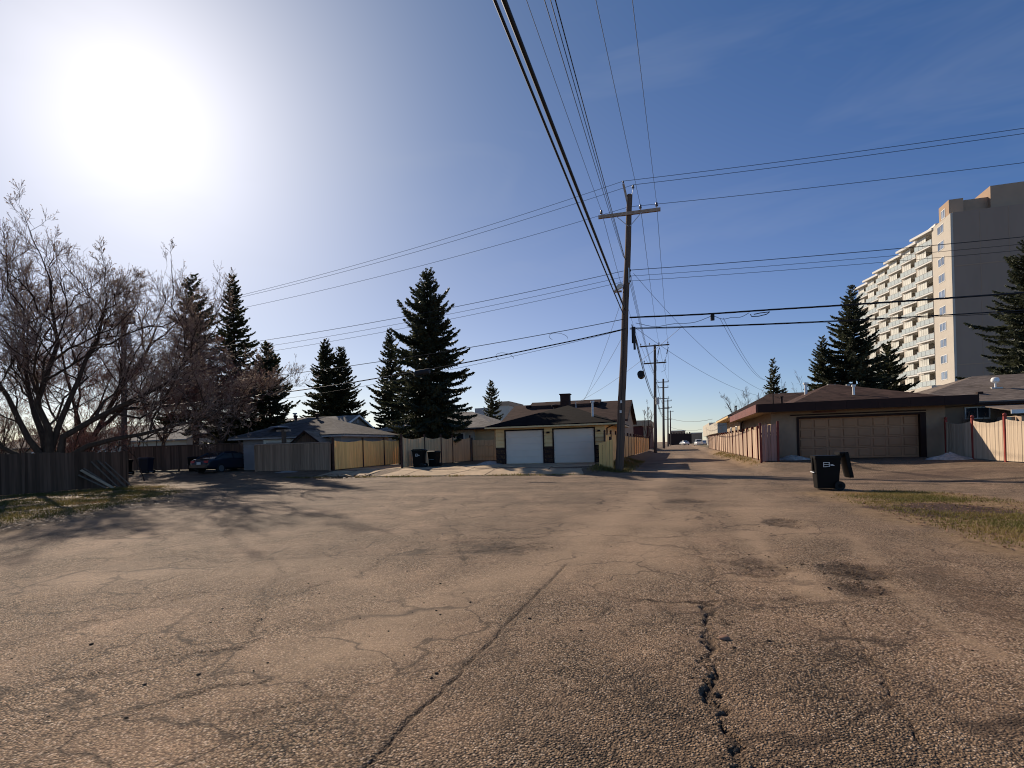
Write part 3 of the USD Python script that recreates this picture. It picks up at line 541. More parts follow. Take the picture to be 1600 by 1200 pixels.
# ------------------------------------------------------------------ brown-roofed house behind it
B = base_thing('bungalow', 'long brown shingled house with tan gable end and square dark chimney behind cream garage', 'house', -9, 49)
w = MB(); w.box(-14.3, -4.1, 44.8, 53.3, .2, 3.45)
w.add([(-4.12, 44.8, 3.45), (-4.12, 53.3, 3.45), (-4.12, 49.05, 5.05), (-14.2, 44.8, 3.45), (-14.2, 53.3, 3.45), (-14.2, 49.05, 5.05)], [[0, 1, 2], [3, 5, 4]])
part('wall', w, m_stucco_tan, B, world=True)
part('roof', gable_roof_x(-14.6, -3.85, 44.1, 54.0, 3.4, 5.28, .16), m_shingle_brown, B, world=True)
part('roof_crest', MB().slab([(-12.9, 48.0, 5.1), (-6.5, 48.0, 5.1), (-6.5, 49.0, 5.48), (-12.9, 49.0, 5.48)], .3), m_shingle_brown, B, world=True)
mb = MB()
for s in (-1, 1):
    mb.slab([(-3.84, 49.05 - s * 4.95, 3.4), (-3.80, 49.05 - s * 4.95, 3.4), (-3.80, 49.05, 5.29), (-3.84, 49.05, 5.29)][::s], .2)
part('bargeboard', mb, m_brown_trim, B, world=True)
ch = part('chimney', MB().box(-9.75, -8.95, 46.6, 47.3, 4.2, 5.85), m_dark_brick, B, world=True); part('chimney_cap', MB().box(-9.82, -8.88, 46.53, 47.37, 5.851, 5.93), m_brown_trim, ch, world=True)
mb = MB().lathe([(.02, .0), (.16, 0), (.16, .25), (.3, .3), (.3, .42), (.02, .5)], (-10.3, 46.9, 4.6), 14); part('roof_vent', mb, m_brown_trim, B, smooth=40, world=True)
for x, y in ((-13.0, 48.2), (-6.9, 47.9)):
    part('roof_vent', MB().obox((x, y, 5.05), (.5, .4, .22)), m_brown_trim, B, world=True)
part('eave_window', MB().box(-5.4, -4.5, 44.74, 44.8, 2.5, 3.2), m_glass, B, world=True)

# ------------------------------------------------------------------ far left garage with slate hip roof, shed in front of it
S = base_thing('hip_roof_garage', 'blue-grey sided garage with patchy slate hip roof behind grey board fence', 'garage', -25, 34)
w = MB(); w.box(-29.2, -21.3, 31.05, 37.2, .2, 2.55); part('wall', w, m_blue_siding, S, world=True)
for k in range(11):
    z0 = .35 + k * .2
    mb = MB(); mb.hexa([(-29.2, 30.99, z0), (-27.45, 30.99, z0), (-27.45, 31.05, z0), (-29.2, 31.05, z0), (-29.2, 31.02, z0 + .19), (-27.45, 31.02, z0 + .19), (-27.45, 31.05, z0 + .19), (-29.2, 31.05, z0 + .19)])
    part('clapboard', mb, m_blue_siding, S, world=True)
fr = MB(); fr.box(-27.44, -27.25, 30.97, 31.04, .25, 2.4); fr.box(-27.25, -22.4, 30.97, 31.04, 2.2, 2.4); part('door_frame', fr, m_white_trim, S, world=True)
part('garage_door', MB().box(-27.25, -22.4, 31.0, 31.045, .25, 2.2), m_grey_trim, S, world=True)
part('roof', hip_roof(-29.95, -20.7, 30.45, 37.9, 2.62, (-26.0, 33.9, 4.0), (-24.7, 34.3, 4.0), .08), m_shingle_slate, S, world=True)
part('fascia', ring_fascia(-29.95, -20.7, 30.45, 37.9, 2.44, 2.535, .03), m_grey_trim, S, world=True)
for x, y, z in ((-26.6, 33.3, 3.8), (-25.2, 33.9, 3.92)):
    part('roof_vent', MB().lathe([(.02, 0), (.1, 0), (.1, .25), (.16, .28), (.16, .36), (.02, .4)], (x, y, z), 12), m_brown_trim, S, smooth=40, world=True)
part('snow_patch', MB().lathe([(.0, .10), (.35, .08), (.62, .03), (.75, -.02)], (-26.9, 31.9, 3.28), 9), m_snow, S, smooth=True, world=True)
K = base_thing('garden_shed', 'small dark wooden shed with gabled roof between grey and yellow fences', 'shed', -22.9, 31, z=.3)
w = MB(); w.box(-23.9, -21.95, 29.7, 32.9, .2, 2.05); w.add([(-23.9, 29.7, 2.05), (-21.95, 29.7, 2.05), (-22.93, 29.7, 2.72)], [[0, 1, 2]]); part('wall', w, m_old_board, K, world=True)
part('roof', gable_roof_y(-24.15, -21.7, 29.5, 33.0, 2.05, 2.88, .06), m_shingle_taupe, K, world=True)
mb = MB()
for s in (-1, 1): mb.slab([(-22.925 - s * 1.24, 29.46, 2.03), (-22.925 - s * 1.24, 29.50, 2.03), (-22.925, 29.50, 2.88), (-22.925, 29.46, 2.88)][::-s], .12)
part('bargeboard', mb, m_brown_trim, K, world=True)
for x in (-24.35, ):
    mb = MB(); mb.box(x - .1, x + .1, 29.2, 29.4, .2, 3.0); q = thing('wooden_post', 'stubby sunlit timber post with short crossbar standing before slate garage roof', 'post', (x, 29.3, .2)); part('shaft', mb, m_pole, q, world=True)
    part('crossbar', MB().box(x - .5, x + .5, 29.22, 29.38, 2.85, 2.97), m_arm, q, world=True)

# ------------------------------------------------------------------ grey gabled house further back, pale stucco house
Z = base_thing('gabled_house', 'grey roofed house with white-edged taupe gable above the slate garage', 'house', -37, 47)
w = MB(); w.box(-46, -30.2, 44.6, 49.0, .2, 3.7); w.add([(-30.19, 44.6, 3.7), (-30.19, 49.0, 3.7), (-30.19, 46.8, 4.75)], [[0, 1, 2]]); part('wall', w, m_vinyl, Z, world=True)
part('roof', gable_roof_x(-47, -29.95, 44.0, 49.5, 3.75, 4.98, .12), m_shingle_grey, Z, world=True)
mb = MB()
for s in (-1, 1): mb.slab([(-29.94, 46.75 - s * 2.75, 3.76), (-29.88, 46.75 - s * 2.75, 3.76), (-29.88, 46.75, 5.0), (-29.94, 46.75, 5.0)][::s], .17)
part('bargeboard', mb, m_white_trim, Z, world=True)
part('gable_vent', MB().box(-30.18, -30.1, 46.6, 46.95, 4.2, 4.5), m_grey_trim, Z, world=True)
part('roof_vent', vent_pipe(-36.5, 45.6, 4.4, 5.3, .12), m_dull_metal, Z, smooth=40, world=True); part('roof_vent', MB().obox((-34.6, 45.4, 4.62), (.7, .5, .3)), m_brown_trim, Z, world=True)
P = base_thing('stucco_house', 'low pale stucco house with grey hip roof behind the biggest left spruce', 'house', -20, 47)
w = MB(); w.box(-26.2, -17.1, 44.6, 54, .2, 3.1); part('wall', w, m_stucco_pale, P, world=True)
part('wall', MB().box(-17.1, -15.3, 44.9, 53.5, .2, 3.05), m_stucco_amber, P, world=True, label='amber stucco wing of the pale house')
part('roof', hip_roof(-26.9, -14.75, 43.9, 54.6, 3.2, (-22.6, 49.2, 4.95), (-19.0, 49.2, 4.95), .08), m_shingle_grey, P, world=True)
part('fascia', ring_fascia(-26.9, -14.75, 43.9, 54.6, 3.0, 3.115, .03), m_brown_trim, P, world=True)
for a, b in ((-24.5, -23.2), (-19.6, -18.0), (-22.3, -21.2)):
    window(P, 'x', a, b, 1.9, 2.8, 44.6, -1, m_white_trim, m_glass)

# houses glimpsed through the bare trees
for n_, (x0, x1, y0, y1, ze, zr, wm, rm, lab) in enumerate([(-68, -52, 47, 56, 3.4, 5.4, m_stucco_pale, m_shingle_grey, 'pale house glimpsed through bare trees above the dark fence by the car'),
                                                   (-92, -74, 52, 62, 3.2, 5.2, m_stucco_grey, m_shingle_taupe, 'grey house hidden behind brush left of the leaning planks')]):
    q = base_thing('background_house', lab, 'house', (x0 + x1) / 2, y0)
    part('wall', MB().box(x0, x1, y0, y1, 0, ze), wm, q, world=True); part('roof', gable_roof_x(x0 - .6, x1 + .6, y0 - .6, y1 + .6, ze - .1, zr, .15), rm, q, world=True)
    for k in range(3): window(q, 'x', x0 + 3 + 4.4 * k, x0 + 4.8 + 4.4 * k, 1.3, 2.5, y0, -1, m_white_trim, m_glass)

# ------------------------------------------------------------------ right-hand garage
R = base_thing('wide_garage', 'tan stucco garage with panelled double door and deep maroon fascia', 'garage', 9, 33)
x0, x1, y0, y1 = 4.95, 13.05, 33.0, 45.5
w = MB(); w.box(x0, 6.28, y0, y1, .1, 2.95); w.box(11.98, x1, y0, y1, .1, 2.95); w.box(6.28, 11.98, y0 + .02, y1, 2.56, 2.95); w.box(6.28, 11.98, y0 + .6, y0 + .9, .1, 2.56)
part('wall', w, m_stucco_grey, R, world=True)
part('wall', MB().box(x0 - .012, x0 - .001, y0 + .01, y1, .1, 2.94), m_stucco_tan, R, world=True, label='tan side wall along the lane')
fr = MB(); fr.box(6.2, 6.32, y0 - .03, y0 + .25, .3, 2.66); fr.box(11.94, 12.2, y0 - .03, y0 + .25, .3, 2.66); fr.box(6.32, 11.94, y0 - .03, y0 + .25, 2.55, 2.66)
part('door_frame', fr, m_brown_trim, R, world=True)
door = part('garage_door', MB().box(6.32, 11.94, y0 + .22, y0 + .28, .36, 2.55), m_tan_door, R, world=True)
for i_ in range(8):
    for k in range(4):
        a = 6.35 + i_ * (11.91 - 6.35) / 8; b = a + (11.91 - 6.35) / 8; z0 = .38 + k * (2.54 - .38) / 4; z1 = z0 + (2.54 - .38) / 4
        a, b, z0, z1 = a + .05, b - .05, z0 + .06, z1 - .06; e = .04
        mb = MB(); mb.hexa([(a, y0 + .219, z0), (b, y0 + .219, z0), (b, y0 + .219, z1), (a, y0 + .219, z1), (a + e, y0 + .185, z0 + e), (b - e, y0 + .185, z0 + e), (b - e, y0 + .185, z1 - e), (a + e, y0 + .185, z1 - e)])
        part('door_panel', (mb.arrays()[0], mb.arrays()[1][:, ::-1]), m_tan_door, door, world=True)
for k in range(1, 4):
    z0 = .38 + k * (2.54 - .38) / 4; part('door_rail', MB().box(6.33, 11.93, y0 + .212, y0 + .2195, z0 - .006, z0 + .006), m_brown_trim, door, world=True)
part('roof_deck', MB().box(4.13, 13.97, 31.98, 47.58, 3.26, 3.34), m_shingle_brown, R, world=True); part('roof', hip_roof(6.0, 12.75, 32.4, 47.0, 3.42, (8.85, 37.0, 4.72), (8.85, 42.4, 4.72), .06), m_shingle_brown, R, world=True)
seg = 7
for k in range(seg):                                       # deep boxed fascia, in boards
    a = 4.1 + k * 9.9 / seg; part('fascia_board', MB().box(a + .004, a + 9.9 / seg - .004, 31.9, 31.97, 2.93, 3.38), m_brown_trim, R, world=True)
for k in range(7):
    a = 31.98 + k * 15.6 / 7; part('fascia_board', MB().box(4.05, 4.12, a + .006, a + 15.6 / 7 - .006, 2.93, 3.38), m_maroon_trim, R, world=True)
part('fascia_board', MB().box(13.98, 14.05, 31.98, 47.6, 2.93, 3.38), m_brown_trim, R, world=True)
part('soffit', MB().box(4.12, 13.98, 31.97, 47.6, 2.935, 2.965), m_stucco_tan, R, world=True)
part('drip_rail', MB().box(5.9, 12.2, 32.94, 32.995, 2.72, 2.78), m_brown_trim, R, world=True)
for x, y, z0, z1, r_ in ((8.05, 39.6, 3.9, 5.0, .09), (9.15, 33.6, 3.6, 4.2, .06)):
    part('roof_vent', vent_pipe(x, y, z0, z1, r_), m_white_trim, R, smooth=40, world=True)
part('roof_vent', MB().obox((8.9, 37.0, 4.6), (.4, .3, .16)), m_dull_metal, R, world=True); part('roof_vent', MB().obox((10.1, 38.2, 4.62), (.2, .2, .2)), m_dull_metal, R, world=True)
part('lamp_bar', MB().box(7.0, 8.1, 32.9, 32.96, 2.84, 2.9), m_maroon_trim, R, world=True)
part('downpipe', MB().tube([(4.9, 46.2, 2.9), (4.62, 44.5, 2.75), (4.55, 44.2, 2.6), (4.55, 44.2, .2)], .05, 8), m_brown_trim, R, world=True)

# ------------------------------------------------------------------ brown bungalow along the lane behind it
Q = base_thing('bungalow', 'brown hip roofed house along the right of the lane beyond the maroon fascia', 'house', 10, 55)
part('wall', MB().box(4.9, 16, 48.6, 61, .1, 3.35), m_stucco_tan, Q, world=True)
part('roof', hip_roof(3.95, 17, 47.8, 62.2, 3.55, (8.1, 55, 5.65), (12.5, 55, 5.65), .07), m_shingle_brown, Q, world=True)
part('fascia', ring_fascia(3.95, 17, 47.8, 62.2, 3.33, 3.48, .03), m_cream_trim, Q, world=True)
part('soffit', MB().box(3.98, 16.97, 47.83, 62.17, 3.352, 3.372), m_cream_trim, Q, world=True)
for yy_ in (50.5, 55.5): window(Q, 'y', yy_, yy_ + 1.4, 1.7, 2.7, 4.9, -1, m_white_trim, m_glass)
for x, y, z0, z1, r_ in ((7.6, 49.5, 4.1, 5.3, .05), (8.3, 49.8, 4.3, 4.9, .08), (5.6, 58.5, 4.1, 4.8, .06)):
    part('roof_vent', vent_pipe(x, y, z0, z1, r_, r_ > .05), m_brown_trim, Q, smooth=40, world=True)

# ------------------------------------------------------------------ right-hand stucco house and porch
U = base_thing('stucco_house', 'dim tan stucco house with white window over the scalloped pink fence', 'house', 22, 42)
part('wall', MB().box(14.6, 30, 42, 56, .1, 3.3), m_stucco_grey, U, world=True)
part('roof', hip_roof(13.9, 31, 41.2, 56.8, 3.5, (21.2, 49, 5.75), (25.5, 49, 5.75), .08), m_shingle_taupe, U, world=True)
part('fascia', ring_fascia(13.9, 31, 41.2, 56.8, 3.27, 3.415, .03), m_brown_trim, U, world=True)
part('soffit', MB().box(13.93, 30.97, 41.23, 56.77, 3.301, 3.32), m_cream_trim, U, world=True)
window(U, 'x', 17.65, 19.0, 2.4, 3.18, 42, -1, m_white_trim, m_glass)
t_ = part('turbine_vent', MB().lathe([(.06, 0), (.06, .5), (.14, .52), (.22, .6), (.23, .74), (.17, .86), (.0, .9)], (20.6, 44.8, 4.35), 16), m_white_trim, U, smooth=40, world=True)
part('vent_flashing', MB().obox((20.6, 44.8, 4.5), (.6, .5, .1)), m_dull_metal, t_, world=True)
part('roof_vent', MB().obox((19.0, 43.2, 4.05), (.3, .3, .3)), m_brown_trim, U, world=True); part('roof_vent', vent_pipe(21.3, 42.6, 3.7, 4.6, .03, False), m_brown_trim, U, world=True)
N = base_thing('porch_shelter', 'small white-eaved shelter with pink wall at the right edge behind the fence', 'shelter', 20, 38)
part('wall', MB().box(18.9, 22, 38.5, 41, .2, 2.45), m_pink_board, N, world=True)
part('roof', MB().slab([(18.2, 38, 2.78), (23, 38, 2.78), (23, 41.2, 3.2), (18.2, 41.2, 3.2)], .06), m_shingle_taupe, N, world=True)
part('fascia', MB().box(18.17, 23, 37.95, 37.995, 2.56, 2.78), m_white_trim, N, world=True)
part('window', MB().box(18.3, 18.85, 39.0, 39.05, 1.9, 2.4), m_glass, N, world=True)

# ------------------------------------------------------------------ apartment tower
m_curtain = mat('pale_curtain_glass', (0.58, 0.56, 0.48), 0.25, 0.25, 0.5, spec=0.5)
TX, TY0, TY1, TZ = 45.4, 111.0, 160.5, 39.1
T = base_thing('apartment_tower', 'tall cream apartment tower with glass balconies and blank charcoal end wall', 'apartment building', 52, 111, z=0)
PITCH, FL, Z0 = 7.06, 2.87, 10.35
bays = [(118.1 + 7.06 * k, 118.1 + 7.06 * k + 4.9) for k in range(6)]
w = MB(); cuts = [TY0 + .3] + [v for b in bays for v in b] + [TY1]
for a, b in zip(cuts[0::2], cuts[1::2]): w.box(TX, TX + 1.6, a, b, 0, TZ)     # piers
w.box(TX + 1.6, 66, TY0 + .3, TY1, 0, TZ)
part('wall', w, m_tower_tan, T, world=True)
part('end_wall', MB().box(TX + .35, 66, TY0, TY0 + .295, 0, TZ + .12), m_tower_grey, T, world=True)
part('corner_strip', MB().box(TX, TX + .345, TY0, TY0 + .295, 0, TZ + .05), m_tower_tan, T, world=True)
for z in (13.2, 30.0): part('panel_joint', MB().box(TX + .4, 66, TY0 - .03, TY0 - .004, z, z + .12), m_tower_brown, T, world=True)
for x in (49.5, 53.5, 57.5, 61.5): part('panel_joint', MB().box(x, x + .05, TY0 - .02, TY0 - .003, 11, TZ), m_tower_brown, T, world=True)
part('parapet', MB().box(TX - .05, TX + .4, 116.5, TY1, TZ, TZ + .4), m_tower_white, T, world=True)
for f in range(10):
    zc = 11.85 + f * FL
    window(T, 'y', 113.5, 115.9, zc - .75, zc + .75, TX, -1, m_tower_white, m_glass_tower, .09)
for bi, (a, b) in enumerate(bays):
    for f in range(10):
        z = Z0 + f * FL
        s_ = part('balcony', MB().slab([(TX - .1, a, z + .12), (TX + 1.59, a, z + .12), (TX + 1.59, b, z + .12), (TX - 1.2, b - .2, z + .12)], .26), m_tower_white, T, world=True)
        def rail_at(f, out=0.0): return np.array([TX - .06 - 1.08 * f - out, a + .06 + (b - a - .34) * f])
        p_, q_ = rail_at(0), rail_at(1); e_ = np.array([.02, .007])
        gl_ = MB().hexa([(*p_, z + .2), (*(p_ + e_), z + .2), (*(q_ + e_), z + .2), (*q_, z + .2), (*p_, z + 1.08), (*(p_ + e_), z + 1.08), (*(q_ + e_), z + 1.08), (*q_, z + 1.08)])
        part('railing_glass', gl_, m_balcony_glass, s_, world=True)
        rl = MB(); rl.tube([(*p_, z + 1.13), (*q_, z + 1.13)], .05, 4)
        for k in range(5):
            yk = rail_at(k / 4); rl.tube([(*yk, z + .12), (*yk, z + 1.13)], .035, 4)
        part('rail', rl, m_tower_white, s_, world=True)
        # enclosed, pale-curtained half of the balcony
        for k in range(4):
            u0_, u1_ = rail_at(.45 + .13 * k, -.35), rail_at(.45 + .13 * (k + 1) - .015, -.35); ee = np.array([.05, .02])
            part('glazed_panel', MB().hexa([(*u0_, z + .125), (*(u0_ + ee), z + .125), (*(u1_ + ee), z + .125), (*u1_, z + .125), (*u0_, z + 2.5), (*(u0_ + ee), z + 2.5), (*(u1_ + ee), z + 2.5), (*u1_, z + 2.5)]), m_curtain, s_, world=True)
        window(T, 'y', a + .5, a + 3.0, z + .14, z + 2.3, TX + 1.6, -1, m_tower_white, m_glass_tower, .08)
        window(T, 'y', a + 3.8, a + 5.3, z + .9, z + 2.3, TX + 1.6, -1, m_tower_white, m_glass_tower, .08)
        if (bi * 7 + f * 3) % 4 == 1: part('chair', MB().box(TX + .1, TX + .6, a + 1, a + 1.5, z + .125, z + .55).box(TX + .1, TX + .6, a + 1.4, a + 1.5, z + .551, z + 1.0), m_brown_trim, s_, world=True)
    zt = Z0 + 10 * FL
    part('canopy', MB().slab([(TX - .25, a - .5, zt + .1), (TX + 1.59, a - .5, zt + .1), (TX + 1.59, b + .3, zt + .1), (TX - 1.7, b + .2, zt + .1)], .42), m_tower_white, T, world=True)
ph = part('penthouse', MB().box(TX + .9, TX + 3.0, 113.6, 117.4, TZ, 42.4), m_tower_brown, T, world=True)
part('penthouse', MB().box(TX + 3.0, TX + 7.0, 114.6, 121, TZ, 42.35), m_tower_brown, T, world=True); part('penthouse', MB().box(TX + 7.0, 66, 113.8, 150, TZ, 43.9), m_tower_brown, T, world=True)
window(T, 'y', 115.0, 116.5, 39.9, 41.5, TX + .9, -1, m_tower_white, m_glass_tower, .1)
part('podium', MB().box(TX - 2.6, TX - .01, 112.5, 161, 0, 9.3), m_tower_brown, T, world=True); part('podium_cap', MB().box(TX - 2.9, TX - .012, 112.2, 161.3, 9.301, 10.0), m_tower_tan, T, world=True)
for k in range(8): window(T, 'y', 115 + 5.4 * k, 117.2 + 5.4 * k, 6.2, 7.8, TX - 2.6, -1, m_tower_white, m_glass_tower, .09)

# ------------------------------------------------------------------ far buildings
C = base_thing('commercial_building', 'flat white commercial building with overhanging upper storey along far lane', 'building', 9, 110, z=.1)
part('wall', MB().box(7.0, 18, 88, 150, 0, 2.6), m_stucco_pale, C, world=True); part('upper_storey', MB().box(5.6, 18, 86, 120, 2.6, 4.3), m_stucco_pale, C, world=True)
part('upper_storey', MB().box(6.2, 18, 120.01, 150, 2.6, 5.2), m_stucco_pale, C, world=True)
for k in range(8): window(C, 'y', 90 + 7 * k, 95 + 7 * k, .4, 2.3, 7.0, -1, m_white_trim, m_glass_tower)
part('roof_plant', MB().box(9, 11, 95, 99, 4.5, 5.4), m_dull_metal, C, world=True)
E_ = base_thing('dark_brick_building', 'long dark red-brown building closing the far end of the lane', 'building', 1, 255, z=.2)
part('wall', MB().box(-4.2, 5.6, 250, 262, 0, 4.9), m_dark_brick, E_, world=True)
for k in range(9): part('parapet_block', MB().box(-4.2 + 1.1 * k, -3.7 + 1.1 * k, 249.9, 250.4, 4.9, 5.2 + .15 * (k % 3)), m_dark_brick, E_, world=True)
V = base_thing('red_brick_building', 'low dark red building with pale roof band left of the lane poles', 'building', -9, 95, z=.3)
part('wall', MB().box(-20, -4.6, 95, 110, 0, 4.3), mat('dark_red_cladding', (0.10, 0.03, 0.025), .8, .2), V, world=True); part('roof_band', MB().box(-20.3, -4.4, 94.7, 110.3, 4.3, 5.25), m_stucco_tan, V, world=True)
for x in (-8.4, -5.6): part('pilaster', MB().box(x, x + .5, 94.8, 94.99, 0, 4.29), m_stucco_tan, V, world=True)
W_ = base_thing('cream_block', 'cream block with brown cap half hidden by small spruce left of cream garage', 'building', -51, 155, z=0)
part('wall', MB().box(-50.5, -46.6, 150, 165, 0, 13.3), m_tower_tan, W_, world=True); part('cap', MB().box(-50.6, -46.4, 149.8, 165.2, 13.3, 14.5), m_tower_brown, W_, world=True)
part('lower_wing', MB().box(-57, -50.52, 150, 165, 0, 12.9), m_grey_trim, W_, world=True)
for (x0, x1, y0, z, lab) in ((-3.9, 4.0, 330, 7.5, 'low pale warehouse far beyond the dark building at the lane end'), (6.5, 12, 300, 5.5, 'grey flat roofed building far away right of the lane end')):
    q = base_thing('warehouse', lab, 'building', (x0 + x1) / 2, y0, z=.2); part('wall', MB().box(x0, x1, y0, y0 + 20, 0, z), m_stucco_grey, q, world=True); part('roof', MB().box(x0 - .2, x1 + .2, y0 - .2, y0 + 20.2, z, z + .4), m_dull_metal, q, world=True)

# ------------------------------------------------------------------ driveway slabs, kerb strips
SL = thing('driveway_left', None, None, (0, 0, 0)); SL.SetCustomDataByKey('kind', 'structure')
def slab_piece(parent, quad, t=0.08, lift=0.015):
    P = []
    for x, y in quad: P.append((x, y, H(x, y) + lift))
    c = np.mean(P, 0); mb = MB(); mb.slab(P, t)
    part('concrete_slab', mb, m_concrete, parent)
xs = [-16.0, -13.7, -11.2, -9.0, -6.6, -4.5]; ys = [26.5, 28.2, 29.6, 31.4, 33.35]
def jit(i_, k): return (float(xs[i_] + 0.35 * math.sin(3.1 * i_ + 1.7 * k) + (0.8 * (ys[k] - 30) / 4 if 0 < i_ < 5 else 0)), float(ys[k] + 0.18 * math.sin(2.3 * i_ + k) * (0 < k < 4)))
for i_ in range(5):
    for k in range(4):
        q = np.array([jit(i_, k), jit(i_ + 1, k), jit(i_ + 1, k + 1), jit(i_, k + 1)]); cc = q.mean(0); q = cc + (q - cc) * (1 - 0.05 / np.linalg.norm(q - cc, axis=1, keepdims=True))
        if i_ == 0 and k > 2: continue
        slab_piece(SL, q, lift=0.012 + rng.uniform(0, .02))
SL2 = thing('driveway_left', None, None, (0, 0, 0)); SL2.SetCustomDataByKey('kind', 'structure')
for i_, (a, b) in enumerate(((-20.3, -18.7), (-18.65, -16.9))):
    for k in range(5):
        y0 = 26.7 + 1.9 * k; slab_piece(SL2, [(a + .1, y0 + .15 * i_), (b, y0 - .1), (b, y0 + 1.83 - .1), (a + .1, y0 + 1.83 + .15 * i_)], lift=0.012 + rng.uniform(0, .02))

# ------------------------------------------------------------------ fences
def fence(name, label, p0, p1, posts, h, bw, bmat, pmat, group=None, scallop=0.0, gap=0.012, thick=0.02, post_h=0.12, post_w=0.1, ball=False, boards=True, side=1, cap_rail=False, lean=0.0, rag=0.02, rails=True):
    p0, p1 = np.array(p0, float), np.array(p1, float); d = p1 - p0; Ln = np.linalg.norm(d); d /= Ln; nrm = np.array([-d[1], d[0]]) * side
    t = thing(name, label, 'fence', (p0[0], p0[1], H(*p0)), 0, group)
    for k, s in enumerate(posts):
        c = p0 + d * s; z = H(*c); lx, ly = rng.uniform(-.03, .03, 2)
        mb = MB(); w = post_w / 2
        mb.hexa([(c[0] - w, c[1] - w, z - .1), (c[0] + w, c[1] - w, z - .1), (c[0] + w, c[1] + w, z - .1), (c[0] - w, c[1] + w, z - .1)] + [(c[0] + sx * w + lx, c[1] + sy * w + ly, z + h + post_h) for sx, sy in ((-1, -1), (1, -1), (1, 1), (-1, 1))])
        q = part('post', mb, pmat, t, world=True)
        if ball: part('post_cap', MB().lathe([(0.0, -.02), (.05, 0), (.075, .05), (.05, .11), (0, .13)], (c[0] + lx, c[1] + ly, z + h + post_h + .01), 10), pmat, q, smooth=40, world=True)
    bays = list(zip(posts[:-1], posts[1:]))
    for a, b in bays:
        if rails:
            rl = MB()
            for zf in (0.2, 0.78):
                A, B_ = p0 + d * a - nrm * .05, p0 + d * b - nrm * .05
                rl.tube([(A[0], A[1], H(*A) + h * zf), (B_[0], B_[1], H(*B_) + h * zf)], .045, 4)
            part('rail', rl, bmat, t, world=True)
        n = max(1, int(round((b - a - post_w) / bw))); st = (b - a - post_w) / n; allb = MB()
        for k in range(n):
            u0_ = a + post_w / 2 + k * st + gap / 2; u1_ = u0_ + st - gap; um = (u0_ + u1_) / 2
            A, B_ = p0 + d * u0_, p0 + d * u1_; off = nrm * rng.uniform(-.006, .008); ff = nrm * thick
            def top(u): return h - scallop * math.sin(math.pi * (u - a) / (b - a)) + rr
            rr = rng.uniform(-rag, rag); z0, z1 = H(*A) + .04, H(*B_) + .04; ln = rng.uniform(-lean, lean)
            hA, hB = H(*A) + top(u0_), H(*B_) + top(u1_)
            A, B_ = A + off, B_ + off; L_ = d * ln
            P = [(*A, z0), (*B_, z1), (*(B_ + ff), z1), (*(A + ff), z0), (*(A + L_), hA), (*(B_ + L_), hB), (*(B_ + L_ + ff), hB), (*(A + L_ + ff), hA)]
            if side < 0: P = [P[q] for q in (3, 2, 1, 0, 7, 6, 5, 4)]
            if boards: part('board', MB().hexa(P), bmat, t, world=True)
            else: allb.hexa(P)
        if not boards: part('panel', allb, bmat, t, world=True)
        if cap_rail:
            A, B_ = p0 + d * a, p0 + d * b
            part('cap_rail', MB().tube([(A[0], A[1], H(*A) + h + .03), (B_[0], B_[1], H(*B_) + h + .03)], .05, 4), bmat, t, world=True)
    return t
def spaced(L_, step): n = max(1, int(round(L_ / step))); return [L_ * k / n for k in range(n + 1)]
fence('board_fence', 'old near-black board fence at the far left with planks leaning on it', (-27.1, 7.0), (-27.1, 20.9), spaced(13.9, 2.4), 1.78, .145, m_old_board, m_old_board, side=-1, rag=.03, lean=.006, post_h=.02, gap=.003)
fence('board_fence', 'dark brown board fence running behind the parked blue car', (-42.5, 33.0), (-29.6, 33.0), spaced(12.9, 2.4), 1.9, .16, m_old_board, m_old_board, side=-1, rag=.02, post_h=.0, cap_rail=True, gap=.003)
fence('board_fence', 'weathered grey upright board fence between parked car and yellow fence', (-26.35, 29.0), (-20.75, 29.0), [0, 2.8, 5.6], 1.72, .16, m_grey_board, m_grey_board, side=-1, rag=.012, post_h=0.0, cap_rail=True)
fence('board_fence', 'yellow stained fence with scalloped tops and thin dark posts', (-20.6, 29.2), (-20.6, 37.6), [0, 3.3, 6.1, 8.4], 1.86, .15, m_yellow_board, m_dark_post, scallop=.1, side=-1, post_h=.18, rag=.006)
fence('board_fence', 'short yellow fence panel closing the gap behind the narrow concrete drive', (-20.5, 37.7), (-16.7, 37.7), [0, 1.2, 3.8], 1.75, .15, m_yellow_board, m_dark_post, scallop=.05, side=-1, post_h=.1, rag=.006)
fence('board_fence', 'beige scalloped board fence with dark posts behind the pair of black carts', (-16.6, 30.6), (-16.6, 42.4), [0, 3.2, 5.9, 8.0, 11.7], 1.95, .15, m_beige_board, m_dark_post, scallop=.14, side=-1, post_h=.2, rag=.006)
gt = fence('board_gate', 'beige double-railed gate panel beside the cream garage', (-16.5, 42.5), (-11.0, 42.5), [0, 2.9, 5.4], 1.75, .15, m_beige_board, m_dark_post, scallop=.05, side=-1, post_h=.2, rag=.006)
part('trim_rail', MB().box(-16.4, -11.1, 42.42, 42.47, 1.55, 1.63), m_beige_board, gt, world=True); part('trim_rail', MB().box(-16.4, -11.1, 42.42, 42.47, .7, .76), m_beige_board, gt, world=True)
fence('board_fence', 'short pale yellow fence stub beside the near pole base', (-4.05, 29.0), (-3.28, 29.0), [.62], 1.6, .15, m_yellow_board, m_dark_post, side=-1)
st_ = stage.GetPrimAtPath('/World/board_fence_006')
